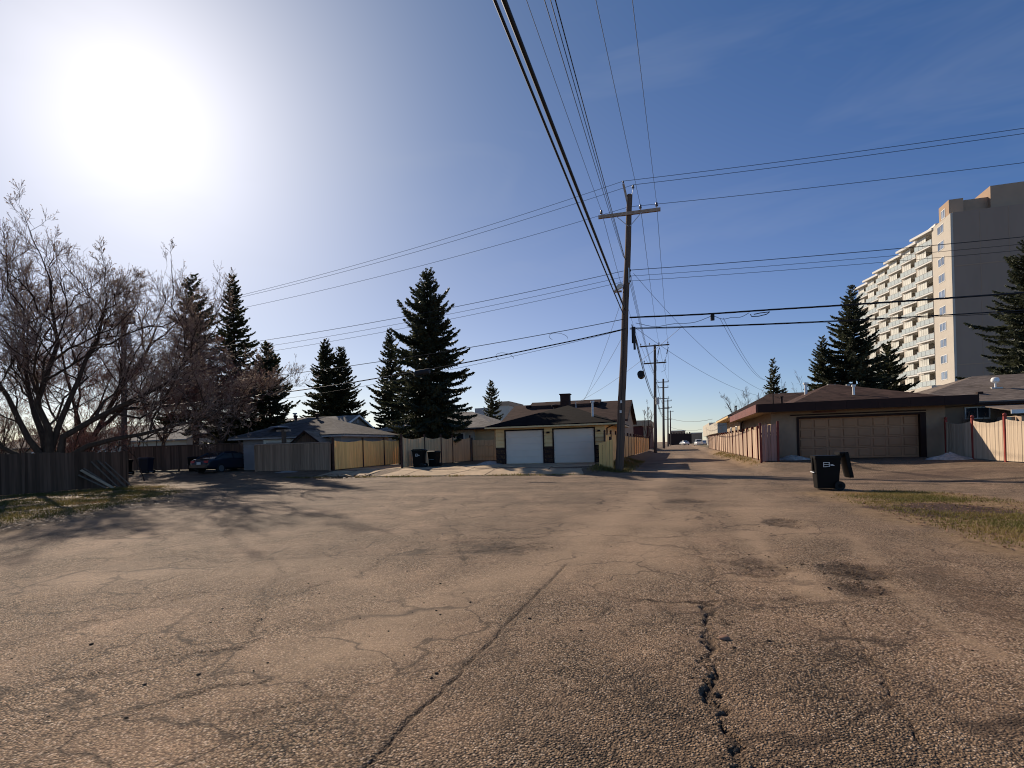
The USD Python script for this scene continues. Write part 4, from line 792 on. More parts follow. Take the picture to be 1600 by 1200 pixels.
for k in range(4):
    x0 = -4.05 + k * .19; part('board', MB().hexa([(x0, 28.95, 0), (x0 + .18, 28.95, 0), (x0 + .18, 28.98, 0), (x0, 28.98, 0), (x0 + .01, 28.95, 1.52 + .05 * k), (x0 + .18, 28.95, 1.55 + .05 * k), (x0 + .18, 28.98, 1.55 + .05 * k), (x0 + .01, 28.98, 1.52 + .05 * k)]), m_yellow_board, st_, world=True)
fence('board_fence', 'pale yellow fence with dark ball capped posts along the left of the lane', (-4.0, 31.0), (-4.0, 79.0), spaced(48, 3.0), 1.72, .3, m_yellow_board, m_dark_post, scallop=.05, side=-1, ball=True, boards=False, rails=False)
fence('board_fence', 'pink stained fence with many dark red posts along the right of the lane', (4.35, 31.1), (4.35, 86), spaced(54.9, 2.45), 1.8, .3, m_pink_board, m_red_post, scallop=.1, side=1, boards=False, rails=False, post_w=.14)
fence('board_fence', 'dark pink short fence panel joining the lane fence to the tan garage', (4.12, 31.0), (4.93, 31.0), [0, .81], 1.95, .135, mat('dusky_pink_board', (0.27, 0.15, 0.12), .8, .2, 8.0, (1, 1, .05), .003, 40.0, rnd=.1), m_red_post, scallop=.02, side=-1, post_h=.15)
fence('board_fence', 'bright pinkish scalloped fence with red posts right of the tan garage', (13.0, 32.9), (13.0, 15.5), [0.05, 2.7, 5.3, 7.9, 10.5, 13.1, 15.7], 1.78, .14, m_cream_board, mat('bright_red_post', (0.24, 0.045, 0.035), .65, .15, 5.0), scallop=.13, side=-1, post_h=.12, ball=True, rag=.006)
single('plywood_sheet', MB().obox((4.22, 31.75, .95), (.02, .75, 1.3), rz=0.02), mat('bare_plywood', (.42, .27, .13), .8, .15, 4.0), 'bare tan plywood sheet propped against the pink lane fence', 'board')

# planks leaning on the old fence
m_plank_old = mat('old_grey_plank', (0.11, 0.08, 0.06), .85, .3, 10.0, (.2, .2, 1), rnd=.2)
PL = [((-25.85, 19.25), (-27.0, 18.62, .92), .16, 'widest pale plank propped low on the old dark fence'), ((-25.95, 19.02), (-27.0, 18.5, .7), .10, 'thin lower plank under the widest pale plank'), ((-26.0, 19.4), (-27.0, 18.75, 1.0), .09, 'second pale plank just above the widest one'),
      ((-26.2, 19.75), (-27.0, 19.1, 1.3), .09, 'thin grey steep plank leaning left of the other steep ones'), ((-26.1, 20.05), (-27.0, 19.4, 1.35), .13, 'grey steep plank leaning in the middle of three'), ((-26.1, 20.35), (-27.0, 19.75, 1.25), .08, 'thin dark steep plank leaning nearest the fence end')]
for (gx_, gy_), tp, wd, lb in PL:
    A = np.array([gx_, gy_, .03]); B_ = np.array(tp); d = B_ - A; Ln = np.linalg.norm(d); d /= Ln; s_ = np.cross(d, [1, 0, 0.3]); s_ /= np.linalg.norm(s_); n_ = np.cross(d, s_)
    Rm = np.stack([d, s_, n_], 1); single('leaning_plank', MB().obox((A + B_) / 2, (Ln + .05, wd * .8, .03), Rm), m_plank if 'widest pale plank propped' in lb else m_plank_old, lb, 'plank', 'planks leaning on the old fence')

# ------------------------------------------------------------------ wheeled carts
def cart(label, loc, rz, opened, m, emblem=True, group='black waste carts', scale=1.0):
    t = thing('waste_cart', label, 'waste cart', loc, rz, group, scale)
    b = MB(); prof = [(.04, .50, .50), (.06, .54, .53), (.5, .60, .57), (.86, .655, .615), (.9, .67, .63)]
    b.loft([rrect(0.0, 0, w, d, .05, z, 4) for z, w, d in prof]); part('body', b, m, t, smooth=35)
    inner = MB().loft([rrect(0, 0, .68, .66, .05, z, 4) for z in (.9, .98)]); part('rim', inner, m, t, smooth=35)
    part('front_rib', MB().box(-.355, -.29, -.06, .06, .55, .93), m, t); part('grab_bar', MB().tube([(-.335, -.2, .5), (-.345, .2, .5)], .016, 6), m_metal, t)
    part('corner_rib', MB().hexa([(-.27, -.275, .06), (-.2, -.275, .06), (-.2, -.262, .06), (-.27, -.262, .06), (-.31, -.312, .86), (-.24, -.312, .86), (-.24, -.3, .86), (-.31, -.3, .86)]), m, t)
    for s in (-1, 1):
        w = part('wheel', MB().tube([(.27, s * .30, .13), (.27, s * .36, .13)], .13, 18), m_rubber, t); part('hub', MB().tube([(.27, s * .36, .13), (.27, s * .366, .13)], .06, 12), m, w)
    part('axle', MB().tube([(.27, -.30, .13), (.27, .30, .13)], .018, 6), m_metal, t)
    part('handle', MB().tube([(.34, -.24, .93), (.43, -.24, 1.0), (.43, .24, 1.0), (.34, .24, .93)], .018, 6), m, t)
    if opened:
        l = MB(); l.loft([[(x, y, z) for x, y in ((-.01, -.31), (.09, -.29), (.12, 0), (.09, .29), (-.01, .31), (-.03, 0))] for z in (0,)][0:1] * 1 + [[(x + dx, y * sc, z) for x, y in ((-.01, -.31), (.09, -.29), (.12, 0), (.09, .29), (-.01, .31), (-.03, 0))] for dx, z, sc in ((.03, -.3, 1), (.07, -.62, .98), (.08, -.69, .9))])
        V, F = l.arrays(); V = V @ roty(-.06).T + np.array([.43, 0, 1.03]); part('lid', (V, F[:, ::-1]), m, t, smooth=30); part('lid_hinge', MB().box(.3, .52, -.26, .26, 1.0, 1.07), m, t)
    else:
        part('lid', MB().loft([rrect(-.01, 0, .74, .70, .06, .985, 4), rrect(-.01, 0, .74, .70, .06, 1.02, 4), rrect(.0, 0, .6, .56, .06, 1.075, 4)]), m, t, smooth=35)
    if emblem:
        e = MB(); x0, x1, z0, z1, y = -.13, .03, .66, .80, -.3065; k = .016
        def q(a, b_, c, d): e.box(a, b_, y - .012 - (c - .66) * .055, y + .0 - (c - .66) * .055, c, d)
        q(x0, x1, z0, z0 + k); q(x0, x1, z1 - k, z1); q(x0, x0 + k, z0 + k, z1 - k); q(x1 - k, x1, z0 + k, z1 - k); q(x0 + k, x1 - k, (z0 + z1) / 2 - k / 2, (z0 + z1) / 2 + k / 2)
        part('printed_emblem', e, m_print, t); e = MB(); q(.055, .12, .72, .738); q(.055, .15, .69, .708); part('printed_lines', e, m_print, t)
    return t
cart('black waste cart with its lid hanging open at the driveway corner', (4.03, 17.6, 0.0), 0.0, True, m_black_plastic, group=None)
cart('larger of two closed black carts against the beige fence', (-15.75, 31.3, H(-15.75, 31.3)), .1, False, m_black_plastic, group=None, scale=1.08)
cart('narrower closed black cart right beside the bigger one at the beige fence', (-15.0, 31.9, H(-15, 31.9)), 1.4, False, m_black_plastic, False, group=None, scale=.95)
cart('black cart in deep shade between the leaning planks and the blue-lidded cart', (-37.2, 28.6, H(-37, 28.6)), .2, False, m_black_plastic, False, group=None)
cart('dark blue cart in deep shade left of the parked car', (-36.0, 29.2, H(-36, 29.2)), .3, False, m_blue_plastic, False, group=None, scale=1.05)
cart('black cart standing just behind the rear of the dark blue car', (-33.2, 30.6, H(-33, 30.6)), .5, False, m_black_plastic, False, group=None)

# ------------------------------------------------------------------ cars
def sedan(name, label, loc, rz, paint, group=None, tall=0.0):
    """length along +y, rear at -y"""
    t = thing(name, label, 'car', loc, rz, group)
    st_ = [(-2.36, .42, .62, .62), (-2.30, .34, .86, .76), (-2.0, .28, .98, .86), (-1.2, .24, .99, .895), (0.0, .22, .96, .90), (1.1, .24, .92, .89), (1.9, .28, .84, .83), (2.25, .34, .74, .74), (2.36, .42, .62, .60)]
    rings = []
    for y, zb, zt, hw in st_:
        zt += tall * .3; r_ = min(.16, (zt - zb) * .4); ring = []
        for q, (sx, sz) in enumerate(((1, 1), (-1, 1), (-1, -1), (1, -1))):
            for k in range(4):
                a = q * math.pi / 2 + k / 3 * math.pi / 2; ring.append((sx * (hw - r_) + r_ * math.cos(a), y, (zt - r_ if sz > 0 else zb + r_) + r_ * math.sin(a)))
        rings.append(ring[::-1])
    b = part('body', MB().loft(rings), paint, t, smooth=40)
    zr = 1.43 + tall
    cab = [(.94, -1.85, 1.35, .80), (1.15, -1.5, 1.0, .74), (zr - .1, -.95, .42, .64), (zr, -.6, .1, .56)]
    gr = []
    for z, ya, yb, hw in cab:
        gr.append([(hw, yb - .12, z), (hw * .8, yb, z), (-hw * .8, yb, z), (-hw, yb - .12, z), (-hw, ya + .12, z), (-hw * .8, ya, z), (hw * .8, ya, z), (hw, ya + .12, z)])
    part('windows', MB().loft(gr), m_car_glass, t, smooth=25)
    rf = MB(); rf.loft([[(.66, -1.0, zr - .1), (.66, .42, zr - .1), (-.66, .42, zr - .1), (-.66, -1.0, zr - .1)][::-1], [(.58, -.7, zr + .012), (.58, .15, zr + .012), (-.58, .15, zr + .012), (-.58, -.7, zr + .012)][::-1]]); part('roof', rf, paint, t, smooth=30)
    for s in (-1, 1):
        p = MB(); p.tube([(s * .8, 1.3, .95), (s * .655, .42, zr - .08)], .035, 5); p.tube([(s * .83, -.25, .96), (s * .665, -.22, zr - .08)], .03, 5); p.tube([(s * .8, -1.8, .97), (s * .66, -.95, zr - .08)], .045, 5); part('pillars', p, paint, t)
        for y in (-1.42, 1.42):
            w = part('wheel', MB().tube([(s * .74, y, .32), (s * .915, y, .32)], .32, 20), m_rubber, t); part('rim', MB().lathe([(.0, .02), (.07, .02), (.09, .0), (.19, .0), (.21, .015), (.215, 0)], (0, 0, 0), 14) if False else MB().tube([(s * .915, y, .32), (s * .922, y, .32)], .21, 14), m_rim, w)
        part('tail_light', MB().hexa([(s * .70, -2.345, .70), (s * .40, -2.35, .72), (s * .40, -2.25, .72), (s * .74, -2.2, .70), (s * .70, -2.325, .86), (s * .40, -2.33, .86), (s * .40, -2.2, .86), (s * .74, -2.15, .86)]), m_tail, t)
        part('mirror', MB().obox((s * .95, .85, 1.0), (.2, .12, .14)), paint, t)
    part('number_plate', MB().obox((0, -2.372, .68), (.32, .02, .16)), m_plate, t); part('bumper', MB().obox((0, -2.33, .47), (1.5, .14, .16)), paint, t)
    part('headlight', MB().obox((.6, 2.22, .68), (.35, .2, .12)), m_plate, t); part('headlight', MB().obox((-.6, 2.22, .68), (.35, .2, .12)), m_plate, t)
    return t
sedan('parked_car', 'dark blue sedan parked in tree shade before the blue-grey garage', (-30.15, 30.5, .25), 0.0, m_car_blue)
sedan('parked_car', 'white van-like car parked at the far end of the lane', (5.0, 150, .2), .1, m_car_white, 'cars at the lane end', .3)
sedan('parked_car', 'small silver car standing alone in the far lane', (1.9, 190, .2), .4, m_car_silver, 'cars at the lane end')
sedan('parked_car', 'grey car half hidden behind the white one by the commercial building', (7.2, 165, .2), .0, m_car_silver, 'cars at the lane end')

# ------------------------------------------------------------------ snow heaps
def snow(label, x, y, rx, ry, h, seed):
    n, k = 28, 8; mb = MB(); rings = []
    for q in range(k):
        f = 1 - q / k; ring = []
        for i_ in range(n):
            a = i_ * 2 * math.pi / n; nn = meshkit.fbm(np.array([math.cos(a) * 1.4 + seed, math.sin(a) * 1.4, q * .2]), 3, seed); rr = f * (.7 + .6 * nn)
            px, py = x + rx * rr * math.cos(a), y + ry * rr * math.sin(a); ring.append((px, py, H(px, py) - .03 + h * (1 - f) ** .8 * (.6 + .8 * nn)))
        rings.append(ring)
    mb.loft(rings); single('snow_heap', mb, m_snow, label, 'snow heap', 'leftover snow heaps', smooth=60)
snow('dirty snow heap at the left foot of the tan garage', 5.9, 32.4, .95, .4, .3, 3)
snow('grey snow heap where the scalloped pink fence meets the tan garage', 12.1, 30.4, .95, .7, .36, 5)
snow('flat white snow patch in front of the gate beside the cream garage', -11.9, 34.2, 1.1, 1.4, .25, 7)
snow('thin snow patch at the foot of the grey board fence', -23.6, 28.6, 1.1, .3, .12, 9)

# ------------------------------------------------------------------ utility poles
def insulator(parent, x, y, z, s=1.0):
    part('insulator', MB().lathe([(.0, 0), (.02 * s, 0), (.02 * s, .08 * s), (.07 * s, .1 * s), (.075 * s, .14 * s), (.05 * s, .17 * s), (.065 * s, .2 * s), (.05 * s, .27 * s), (0, .29 * s)], (x, y, z), 10), m_insul, parent, smooth=40, world=True)
PX, PY = -2.96, 28.3
MP = thing('utility_pole', 'near brown timber utility pole leaning beside the stub fence, with wide crossarm and lamp', 'utility pole', (PX, PY, 0), 0, 'timber utility poles')
ptop = np.array([-2.02, 28.3, 14.1]); pb = np.array([PX, PY, -.2])
def on_pole(z): return pb + (ptop - pb) * (z + .2) / 14.3
part('shaft', MB().tube([on_pole(z) + [0.012 * math.sin(z * 1.3), 0, 0] for z in np.linspace(-.2, 14.1, 26)], np.linspace(.215, .135, 26), 14), m_pole, MP, smooth=40, world=True)
a = on_pole(13.12); arm = part('crossarm', MB().hexa([(-3.62, 28.08, 13.05), (-.54, 28.08, 12.99), (-.54, 28.2, 12.99), (-3.62, 28.2, 13.05), (-3.62, 28.08, 13.21), (-.54, 28.08, 13.15), (-.54, 28.2, 13.15), (-3.62, 28.2, 13.21)]), m_arm, MP, world=True)
part('brace', MB().tube([(-2.75, 28.06, 13.05), (-2.12, 28.14, 12.45)], .018, 5), m_metal, MP, world=True); part('brace', MB().tube([(-1.45, 28.06, 13.03), (-2.05, 28.14, 12.45)], .018, 5), m_metal, MP, world=True)
for x, z in ((-3.47, 13.2), (-1.51, 13.17), (-.72, 13.16)): insulator(MP, x, 28.14, z, 1.0)
part('top_bracket', MB().hexa([(-2.14, 28.2, 13.4), (-2.03, 28.2, 13.4), (-2.03, 28.32, 13.4), (-2.14, 28.32, 13.4), (-2.38, 28.2, 14.68), (-2.27, 28.2, 14.68), (-2.27, 28.32, 14.68), (-2.38, 28.32, 14.68)]), m_arm, MP, world=True)
insulator(MP, -2.33, 28.26, 14.68, .6); insulator(MP, -1.85, 28.26, 14.3, .9); part('pin', MB().tube([(-1.96, 28.26, 13.9), (-1.85, 28.26, 14.31)], .015, 5), m_metal, MP, world=True)
for z in (10.25, 9.95, 9.7):
    q = on_pole(z); part('rack_spool', MB().tube([q + [.16, -.05, -.05], q + [.16, -.05, .05]], .05, 10), m_insul, MP, world=True)
part('rack', MB().box(-2.2, -2.14, 28.1, 28.3, 9.6, 10.35), m_metal, MP, world=True)
lp = part('street_lamp', MB().loft([[(-2.5, 28.1, 9.42), (-2.5, 28.3, 9.42), (-2.95, 28.3, 9.25), (-2.95, 28.1, 9.25)][::-1], [(-2.5, 28.13, 9.62), (-2.5, 28.27, 9.62), (-2.72, 28.27, 9.6), (-2.72, 28.13, 9.6)][::-1]]), m_dull_metal, MP, world=True)
part('lamp_lens', MB().box(-2.9, -2.55, 28.12, 28.28, 9.2, 9.262), mat('lamp_lens', (.35, .2, .1), .3, .1), lp, world=True)
part('bracket', MB().tube([(-2.5, 28.2, 9.52), (-2.32, 28.25, 9.5)], .025, 6), m_metal, MP, world=True)
part('cable_box', MB().tube([(-2.02, 28.2, 6.55), (-2.02, 28.2, 7.35)], .1, 12), m_wire, MP, world=True); part('cable_box', MB().tube([(-1.98, 28.15, 6.2), (-1.99, 28.15, 6.6)], .06, 10), m_wire, MP, world=True)
part('ground_wire', MB().tube([on_pole(z) + [.0, -.205 + .005 * z, 0] for z in np.linspace(.1, 9.5, 12)], .012, 5), m_wire, MP, world=True)
for z in (3.1, 3.6): part('tag_plate', MB().obox(on_pole(z) + [-.02, -.21, 0], (.1, .012, .14)), m_dull_metal, MP, world=True)

def lane_pole(label, x, y, h, m, arms, r0=.17):
    t = thing('utility_pole', label, 'utility pole', (x, y, H(x, y)), 0, 'timber utility poles')
    part('shaft', MB().tube([(x + .3 * f, y, f * h) for f in np.linspace(0, 1, 9)], np.linspace(r0, r0 * .65, 9), 10), m, t, smooth=40, world=True)
    for z, w0, w1, ins in arms:
        part('crossarm', MB().box(x + .25 + w0, x + .25 + w1, y - .2, y - .09, z - .08, z + .08), m_arm if m is m_pole else m_pole_old, t, world=True)
        for f in ins: insulator(t, x + .25 + f, y - .145, z + .08, 1.2)
    return t
P2 = lane_pole('second pole of the lane with two crossarms and hanging jumpers', -3.0, 76.3, 14.7, m_pole_old, [(14.55, -1.95, 1.95, (-1.8, -.65, .6, 1.75)), (12.2, -1.5, 1.5, (-1.4, .3, 1.35))], .24)
for x in (-2.2, -1.05): part('cutout', MB().tube([(x + .1, 76.1, 14.2), (x - .15, 76.1, 13.3)], .05, 6), m_insul, P2, world=True); part('jumper', MB().tube([(x + .1, 76.1, 14.2), (x - .1, 76.1, 13.2), (x - .45, 76.1, 12.4), (x - .3, 76.1, 11.2), (x - .9, 76.1, 10.9)], .02, 5), m_wire, P2, world=True)
part('transformer_can', MB().tube([(-2.55, 76.0, 6.6), (-2.55, 76.0, 7.5)], .25, 12), m_dull_metal, P2, world=True)
lane_pole('third pole of the lane with four stacked crossarms', -3.1, 124, 15.3, m_pole_old, [(14.6, -1.2, 1.2, (-1.1, 1.1)), (13.4, -1.1, 1.1, (-1.0, 1.0)), (11.0, -1.2, 1.2, (-1.0, 1.0)), (8.8, -1.2, 1.2, (-1.0, 1.0))], .3)
lane_pole('fourth and fainter pole of the lane', -3.0, 171, 14.3, m_pole_old, [(13.8, -1.2, 1.2, (-1.0, 1.0)), (11.8, -1.2, 1.2, (-1.0, 1.0)), (8.3, -1.2, 1.2, ())], .28)
lane_pole('farthest thin pole at the very end of the lane', -2.9, 219, 13.5, m_pole_old, [(13, -1.2, 1.2, (-1.0, 1.0))], .25)
PW = lane_pole('dark pole standing among the bare trees at the left', -36.9, 28.3, 11.3, m_pole_old, [(10.7, -1.3, 1.3, (-1.2, .6, 1.2))], .2)
part('transformer_can', MB().tube([(-36.2, 28.2, 9.0), (-36.2, 28.2, 10.0)], .26, 14), m_dull_metal, PW, world=True)

# ------------------------------------------------------------------ wires
def wire(label, a, b, r, sag=0.3, n=24, m=None, cat='overhead wire', group=None, wig=0.0, name='overhead_wire', seed=0):
    a, b = np.array(a, float), np.array(b, float); t = np.linspace(0, 1, n)[:, None]; P = a + (b - a) * t; P[:, 2] -= (4 * sag * t * (1 - t))[:, 0]
    if wig: P += (meshkit.noise(np.c_[t * 14, t * 0 + seed, t * 0 + 3], seed)[:, None] - .5) * wig * [0, .4, 1]
    return single(name, MB().tube(P, r, 5), m or m_wire, label, cat, group, smooth=True)
yb = -22.0
GW = 'wires running overhead along the lane'; GX = 'wires crossing over the lane'
wire('thin wire from overhead to the left end of the near crossarm', (-3.47, 28.14, 13.48), (-3.6, yb, 13.4), .009, .3)
wire('thin wire from overhead to the inner right insulator of the near crossarm', (-1.51, 28.14, 13.44), (-2.45, yb, 13.4), .009, .3)
wire('rightmost thin wire from overhead to the end insulator of the near crossarm', (-.72, 28.14, 13.42), (-1.2, yb, 13.4), .009, .3)
for k, (xa, xb, za, lb) in enumerate(((-2.42, -2.35, 10.95, 'left'), (-2.37, -2.05, 10.88, 'middle'), (-2.33, -1.8, 10.8, 'right and thickest'))):
    wire(f'{lb} of three close wires from overhead to the near pole below its crossarm', (xa, 28.2, za), (xb, yb, za), .010 + .003 * (k == 2), .3, group='three close overhead wires')
wire('left thick black cable from overhead down to the near pole', (-2.5, 28.2, 8.05), (-2.0, yb, 8.0), .026, .3, cat='cable', name='thick_cable', wig=.02)
wire('right and thickest black cable from overhead down to the near pole', (-2.42, 28.2, 8.28), (-2.02, yb, 8.3), .042, .3, cat='cable', name='thick_cable', wig=.02, seed=3)
# onward along the lane
for k, (a, x2, z2, lb) in enumerate((((-3.47, 28.14, 13.48), -4.55, 14.75, 'left'), ((-1.51, 28.14, 13.44), -2.15, 14.75, 'inner right'), ((-.72, 28.14, 13.42), -1.0, 14.75, 'outer right'))):
    wire(f'thin {lb} wire from the near crossarm to the second lane pole', a, (x2, 76.15, z2), .012, .6)
    wire(f'thin {lb} wire from the second lane pole to the third', (x2, 76.15, z2), (-3.9 if k == 0 else -1.9 + .1 * k, 123.9, 14.8), .016, .6)
for k in range(3): wire(f'{["upper", "middle", "lower"][k]} of three house supply wires from near pole rack to second lane pole', on_pole(10.2 - .27 * k) + [.16, -.05, 0], (-2.75 + .08 * k, 76.1, 10.6 - .35 * k), .011, .7)
wire('left of two sagging black cables from near pole box to second lane pole', (-2.1, 28.3, 7.5), (-2.9, 76.0, 7.3), .03, .9, cat='cable', name='thick_cable'); wire('right of two sagging black cables from near pole box to second lane pole', (-2.0, 28.3, 7.2), (-2.7, 76.0, 7.0), .024, .7, cat='cable', name='thick_cable')
single('splice_case', MB().tube([(-2.84, 46.5, 7.2), (-2.86, 47.4, 7.16)], .3, 12), m_wire, 'round black splice case hanging on the cables left of the second lane pole', 'cable box', smooth=40)
for k, (xa, z) in enumerate(((-2.6, 9.6), (-2.5, 7.3), (-2.6, 6.9))): wire(f'{["upper", "middle", "lowest"][k]} far cable between second and third lane poles', (-2.6, 76.2, z), (-2.8, 124, z), .03, .8, cat='cable', name='thick_cable')
# crossing wires
XR, XL = 46.0, -36.6
wire('topmost wire crossing from the right edge to the near pole bracket', (-2.33, 28.26, 14.83), (XR, 28.3, 14.6), .012, .55); wire('topmost wire from the near pole bracket to the pole at left', (-2.33, 28.26, 14.83), (XL - .6, 28.2, 10.85), .010, .55)
wire('second topmost wire crossing from the right edge to the near pole pin', (-1.85, 28.26, 14.56), (XR, 28.3, 14.45), .012, .55); wire('second topmost wire from the near pole pin to the pole at left', (-1.85, 28.26, 14.56), (XL, 28.2, 10.85), .010, .55)
wire('wire crossing behind the near crossarm to the right edge', (-2.1, 28.42, 13.55), (XR, 28.4, 13.0), .012, .55); wire('wire crossing behind the near crossarm to the pole at left', (-2.1, 28.42, 13.55), (XL + .9, 28.2, 10.3), .010, .5)
for k, z in enumerate((10.25, 9.95, 9.7)):
    lb = ['upper', 'middle', 'lower'][k]; q = on_pole(z)
    wire(f'{lb} of three wires crossing right from the near pole rack over the tower', q + [.16, -.1, 0], (XR, 28.3, z - .2), .016 if k == 0 else .010, .55); wire(f'{lb} of three wires going left from the near pole rack past the spruces', q + [-.16, -.1, 0], (XL + .2, 28.3, z - 1.9 - .15 * k), .014 if k == 0 else .010, .45)
wire('heavy lashed black cable crossing right in front of the tower', (-2.2, 28.15, 7.85), (XR, 28.3, 8.0), .042, .62, 60, cat='cable', name='thick_cable', wig=.06)
wire('thinner black cable below the heavy lashed one at right', (-2.2, 28.15, 7.3), (XR, 28.3, 7.5), .026, .85, 40, cat='cable', name='thick_cable')
wire('thin slack line below the two right-hand cables', (-2.2, 28.15, 7.25), (XR, 28.35, 6.7), .012, .6, cat='cable', name='thick_cable')
wire('upper black cable going left from the near pole past the big spruce', (-2.4, 28.15, 7.8), (XL, 28.3, 6.2), .018, .5, cat='cable', name='thick_cable', wig=.02)
wire('lower heavy cable going left from the near pole past the big spruce', (-2.4, 28.15, 7.3), (XL, 28.3, 4.9), .032, .62, 50, cat='cable', name='thick_cable', wig=.03)
wire('thin slack line under the lower left cable', (-2.5, 28.15, 7.25), (XL, 28.3, 4.4), .010, .7, cat='cable', name='thick_cable')
single('splice_case', MB().tube([(-14.3, 28.3, 5.86), (-13.45, 28.3, 5.92)], .15, 12), m_wire, 'long dark splice case hung under the left cable in front of the big spruce', 'cable box', smooth=40)
single('splice_case', MB().tube([(1.75, 28.25, 7.35), (1.75, 28.25, 7.62)], .1, 10), m_wire, 'small black box on the heavy cable right of the near pole', 'cable box', smooth=40)
single('cable_loop', MB().tube([(3.45, 28.2, 7.47), (3.5, 28.2, 7.36), (3.8, 28.2, 7.34), (4.15, 28.2, 7.4), (4.3, 28.2, 7.5), (3.9, 28.2, 7.49), (3.6, 28.2, 7.45)], .022, 6), m_wire, 'coiled spare cable tied under the heavy right-hand cable', 'cable', smooth=True)
for k, (x0, x1, dz, lb) in enumerate(((-1.9, 1.7, .3, 'left of the small black box'), (1.8, 3.4, .22, 'right of the small black box'))):
    single('cable_loop', MB().tube([(x0 + (x1 - x0) * f, 28.2, 7.55 - dz * math.sin(math.pi * f) * (1 + .3 * math.sin(9 * f))) for f in np.linspace(0, 1, 16)], .013, 5), m_wire, f'thin drooping loop under the heavy cable {lb}', 'cable', smooth=True)
for k, (x, z) in enumerate(((-5.9, 7.42), (-8.9, 6.6))):
    single('cable_loop', MB().tube([(x + 1.0 * math.cos(a_) * .5, 28.2, z - .25 + .22 * math.sin(a_) - .1 * math.cos(a_)) for a_ in np.linspace(-.2, 4.0, 16)], .010, 5), m_wire, ['drip loop on the upper left cable close to the near pole', 'drip loop on the lower left cable farther from the near pole'][k], 'cable', smooth=True)
# service drops
for lb, a, b, s in (('sagging line from near pole rack down to the right-hand bungalow roof', (-1.95, 28.3, 10.1), (8.2, 56.5, 5.9), .9), ('lower sagging line from near pole to the right-hand bungalow roof', (-1.9, 28.3, 7.3), (7.1, 54.3, 5.5), .5), ('left of two thin lines from the heavy cable to the small right spruce', (2.1, 28.4, 7.45), (9.7, 66.5, 8.1), .9), ('right of two thin lines from the heavy cable to the small right spruce', (2.25, 28.4, 7.45), (9.95, 67, 8.1), .9),
                    ('line from the right-hand cable down left to the dark chimney house', (.35, 28.5, 7.25), (-8.2, 45.6, 5.0), .35), ('upper of two lines from near pole down to the dark chimney house', (-2.4, 28.3, 9.3), (-7.6, 45.8, 5.05), .3), ('lower of two lines from near pole down to the dark chimney house', (-2.4, 28.3, 7.25), (-7.75, 45.7, 5.05), .25),
                    ('slack line crossing the far lane to the commercial building', (-3.0, 124, 7.2), (5.7, 100, 5.2), .8), ('faint line crossing the far lane beyond the third pole', (-3.0, 171, 6.2), (7, 175, 5.0), .8)):
    wire(lb, a, b, .009 if a[1] < 60 else .03, s, group=None, name='service_line', cat='service line')
for x, y, z0, z1, lb in ((-8.2, 45.6, 3.6, 5.1, 'thin service mast on the dark chimney house'), (7.15, 54.4, 5.0, 5.75, 'thin service mast on the right-hand bungalow roof')):
    single('service_mast', MB().tube([(x, y, z0), (x, y, z1)], .03, 6), m_metal, lb, 'mast')

# ------------------------------------------------------------------ bare trees: levels of tubes, all vectorised
def batch_tubes(P, R, sides):
    N, K = P.shape[:2]; T = np.gradient(P, axis=1); T /= np.linalg.norm(T, axis=2, keepdims=True) + 1e-9
    ref = np.where(np.abs(T[..., 2:]) < .8, [0, 0, 1.0], [1.0, 0, 0]); A = np.cross(T, ref); A /= np.linalg.norm(A, axis=2, keepdims=True) + 1e-9; B_ = np.cross(T, A)
    ang = np.arange(sides) * 2 * np.pi / sides
    V = P[:, :, None] + R[:, :, None, None] * (np.cos(ang)[:, None] * A[:, :, None] + np.sin(ang)[:, None] * B_[:, :, None])
    n, i, j = np.meshgrid(np.arange(N), np.arange(K - 1), np.arange(sides), indexing='ij'); b = n * K * sides
    q = np.stack([b + i * sides + j, b + i * sides + (j + 1) % sides, b + (i + 1) * sides + (j + 1) % sides, b + (i + 1) * sides + j], -1).reshape(-1, 4)
    return V.reshape(-1, 3), np.vstack([q[:, [0, 1, 2]], q[:, [0, 2, 3]]])
def interp(P, t):
    N, K = P.shape[:2]; f = t * (K - 1); i = np.minimum(f.astype(int), K - 2); w = (f - i)[..., None]; n = np.arange(N).reshape(-1, *([1] * (t.ndim - 1)))
    return P[n, i] * (1 - w) + P[n, i + 1] * w, P[n, i + 1] - P[n, i]
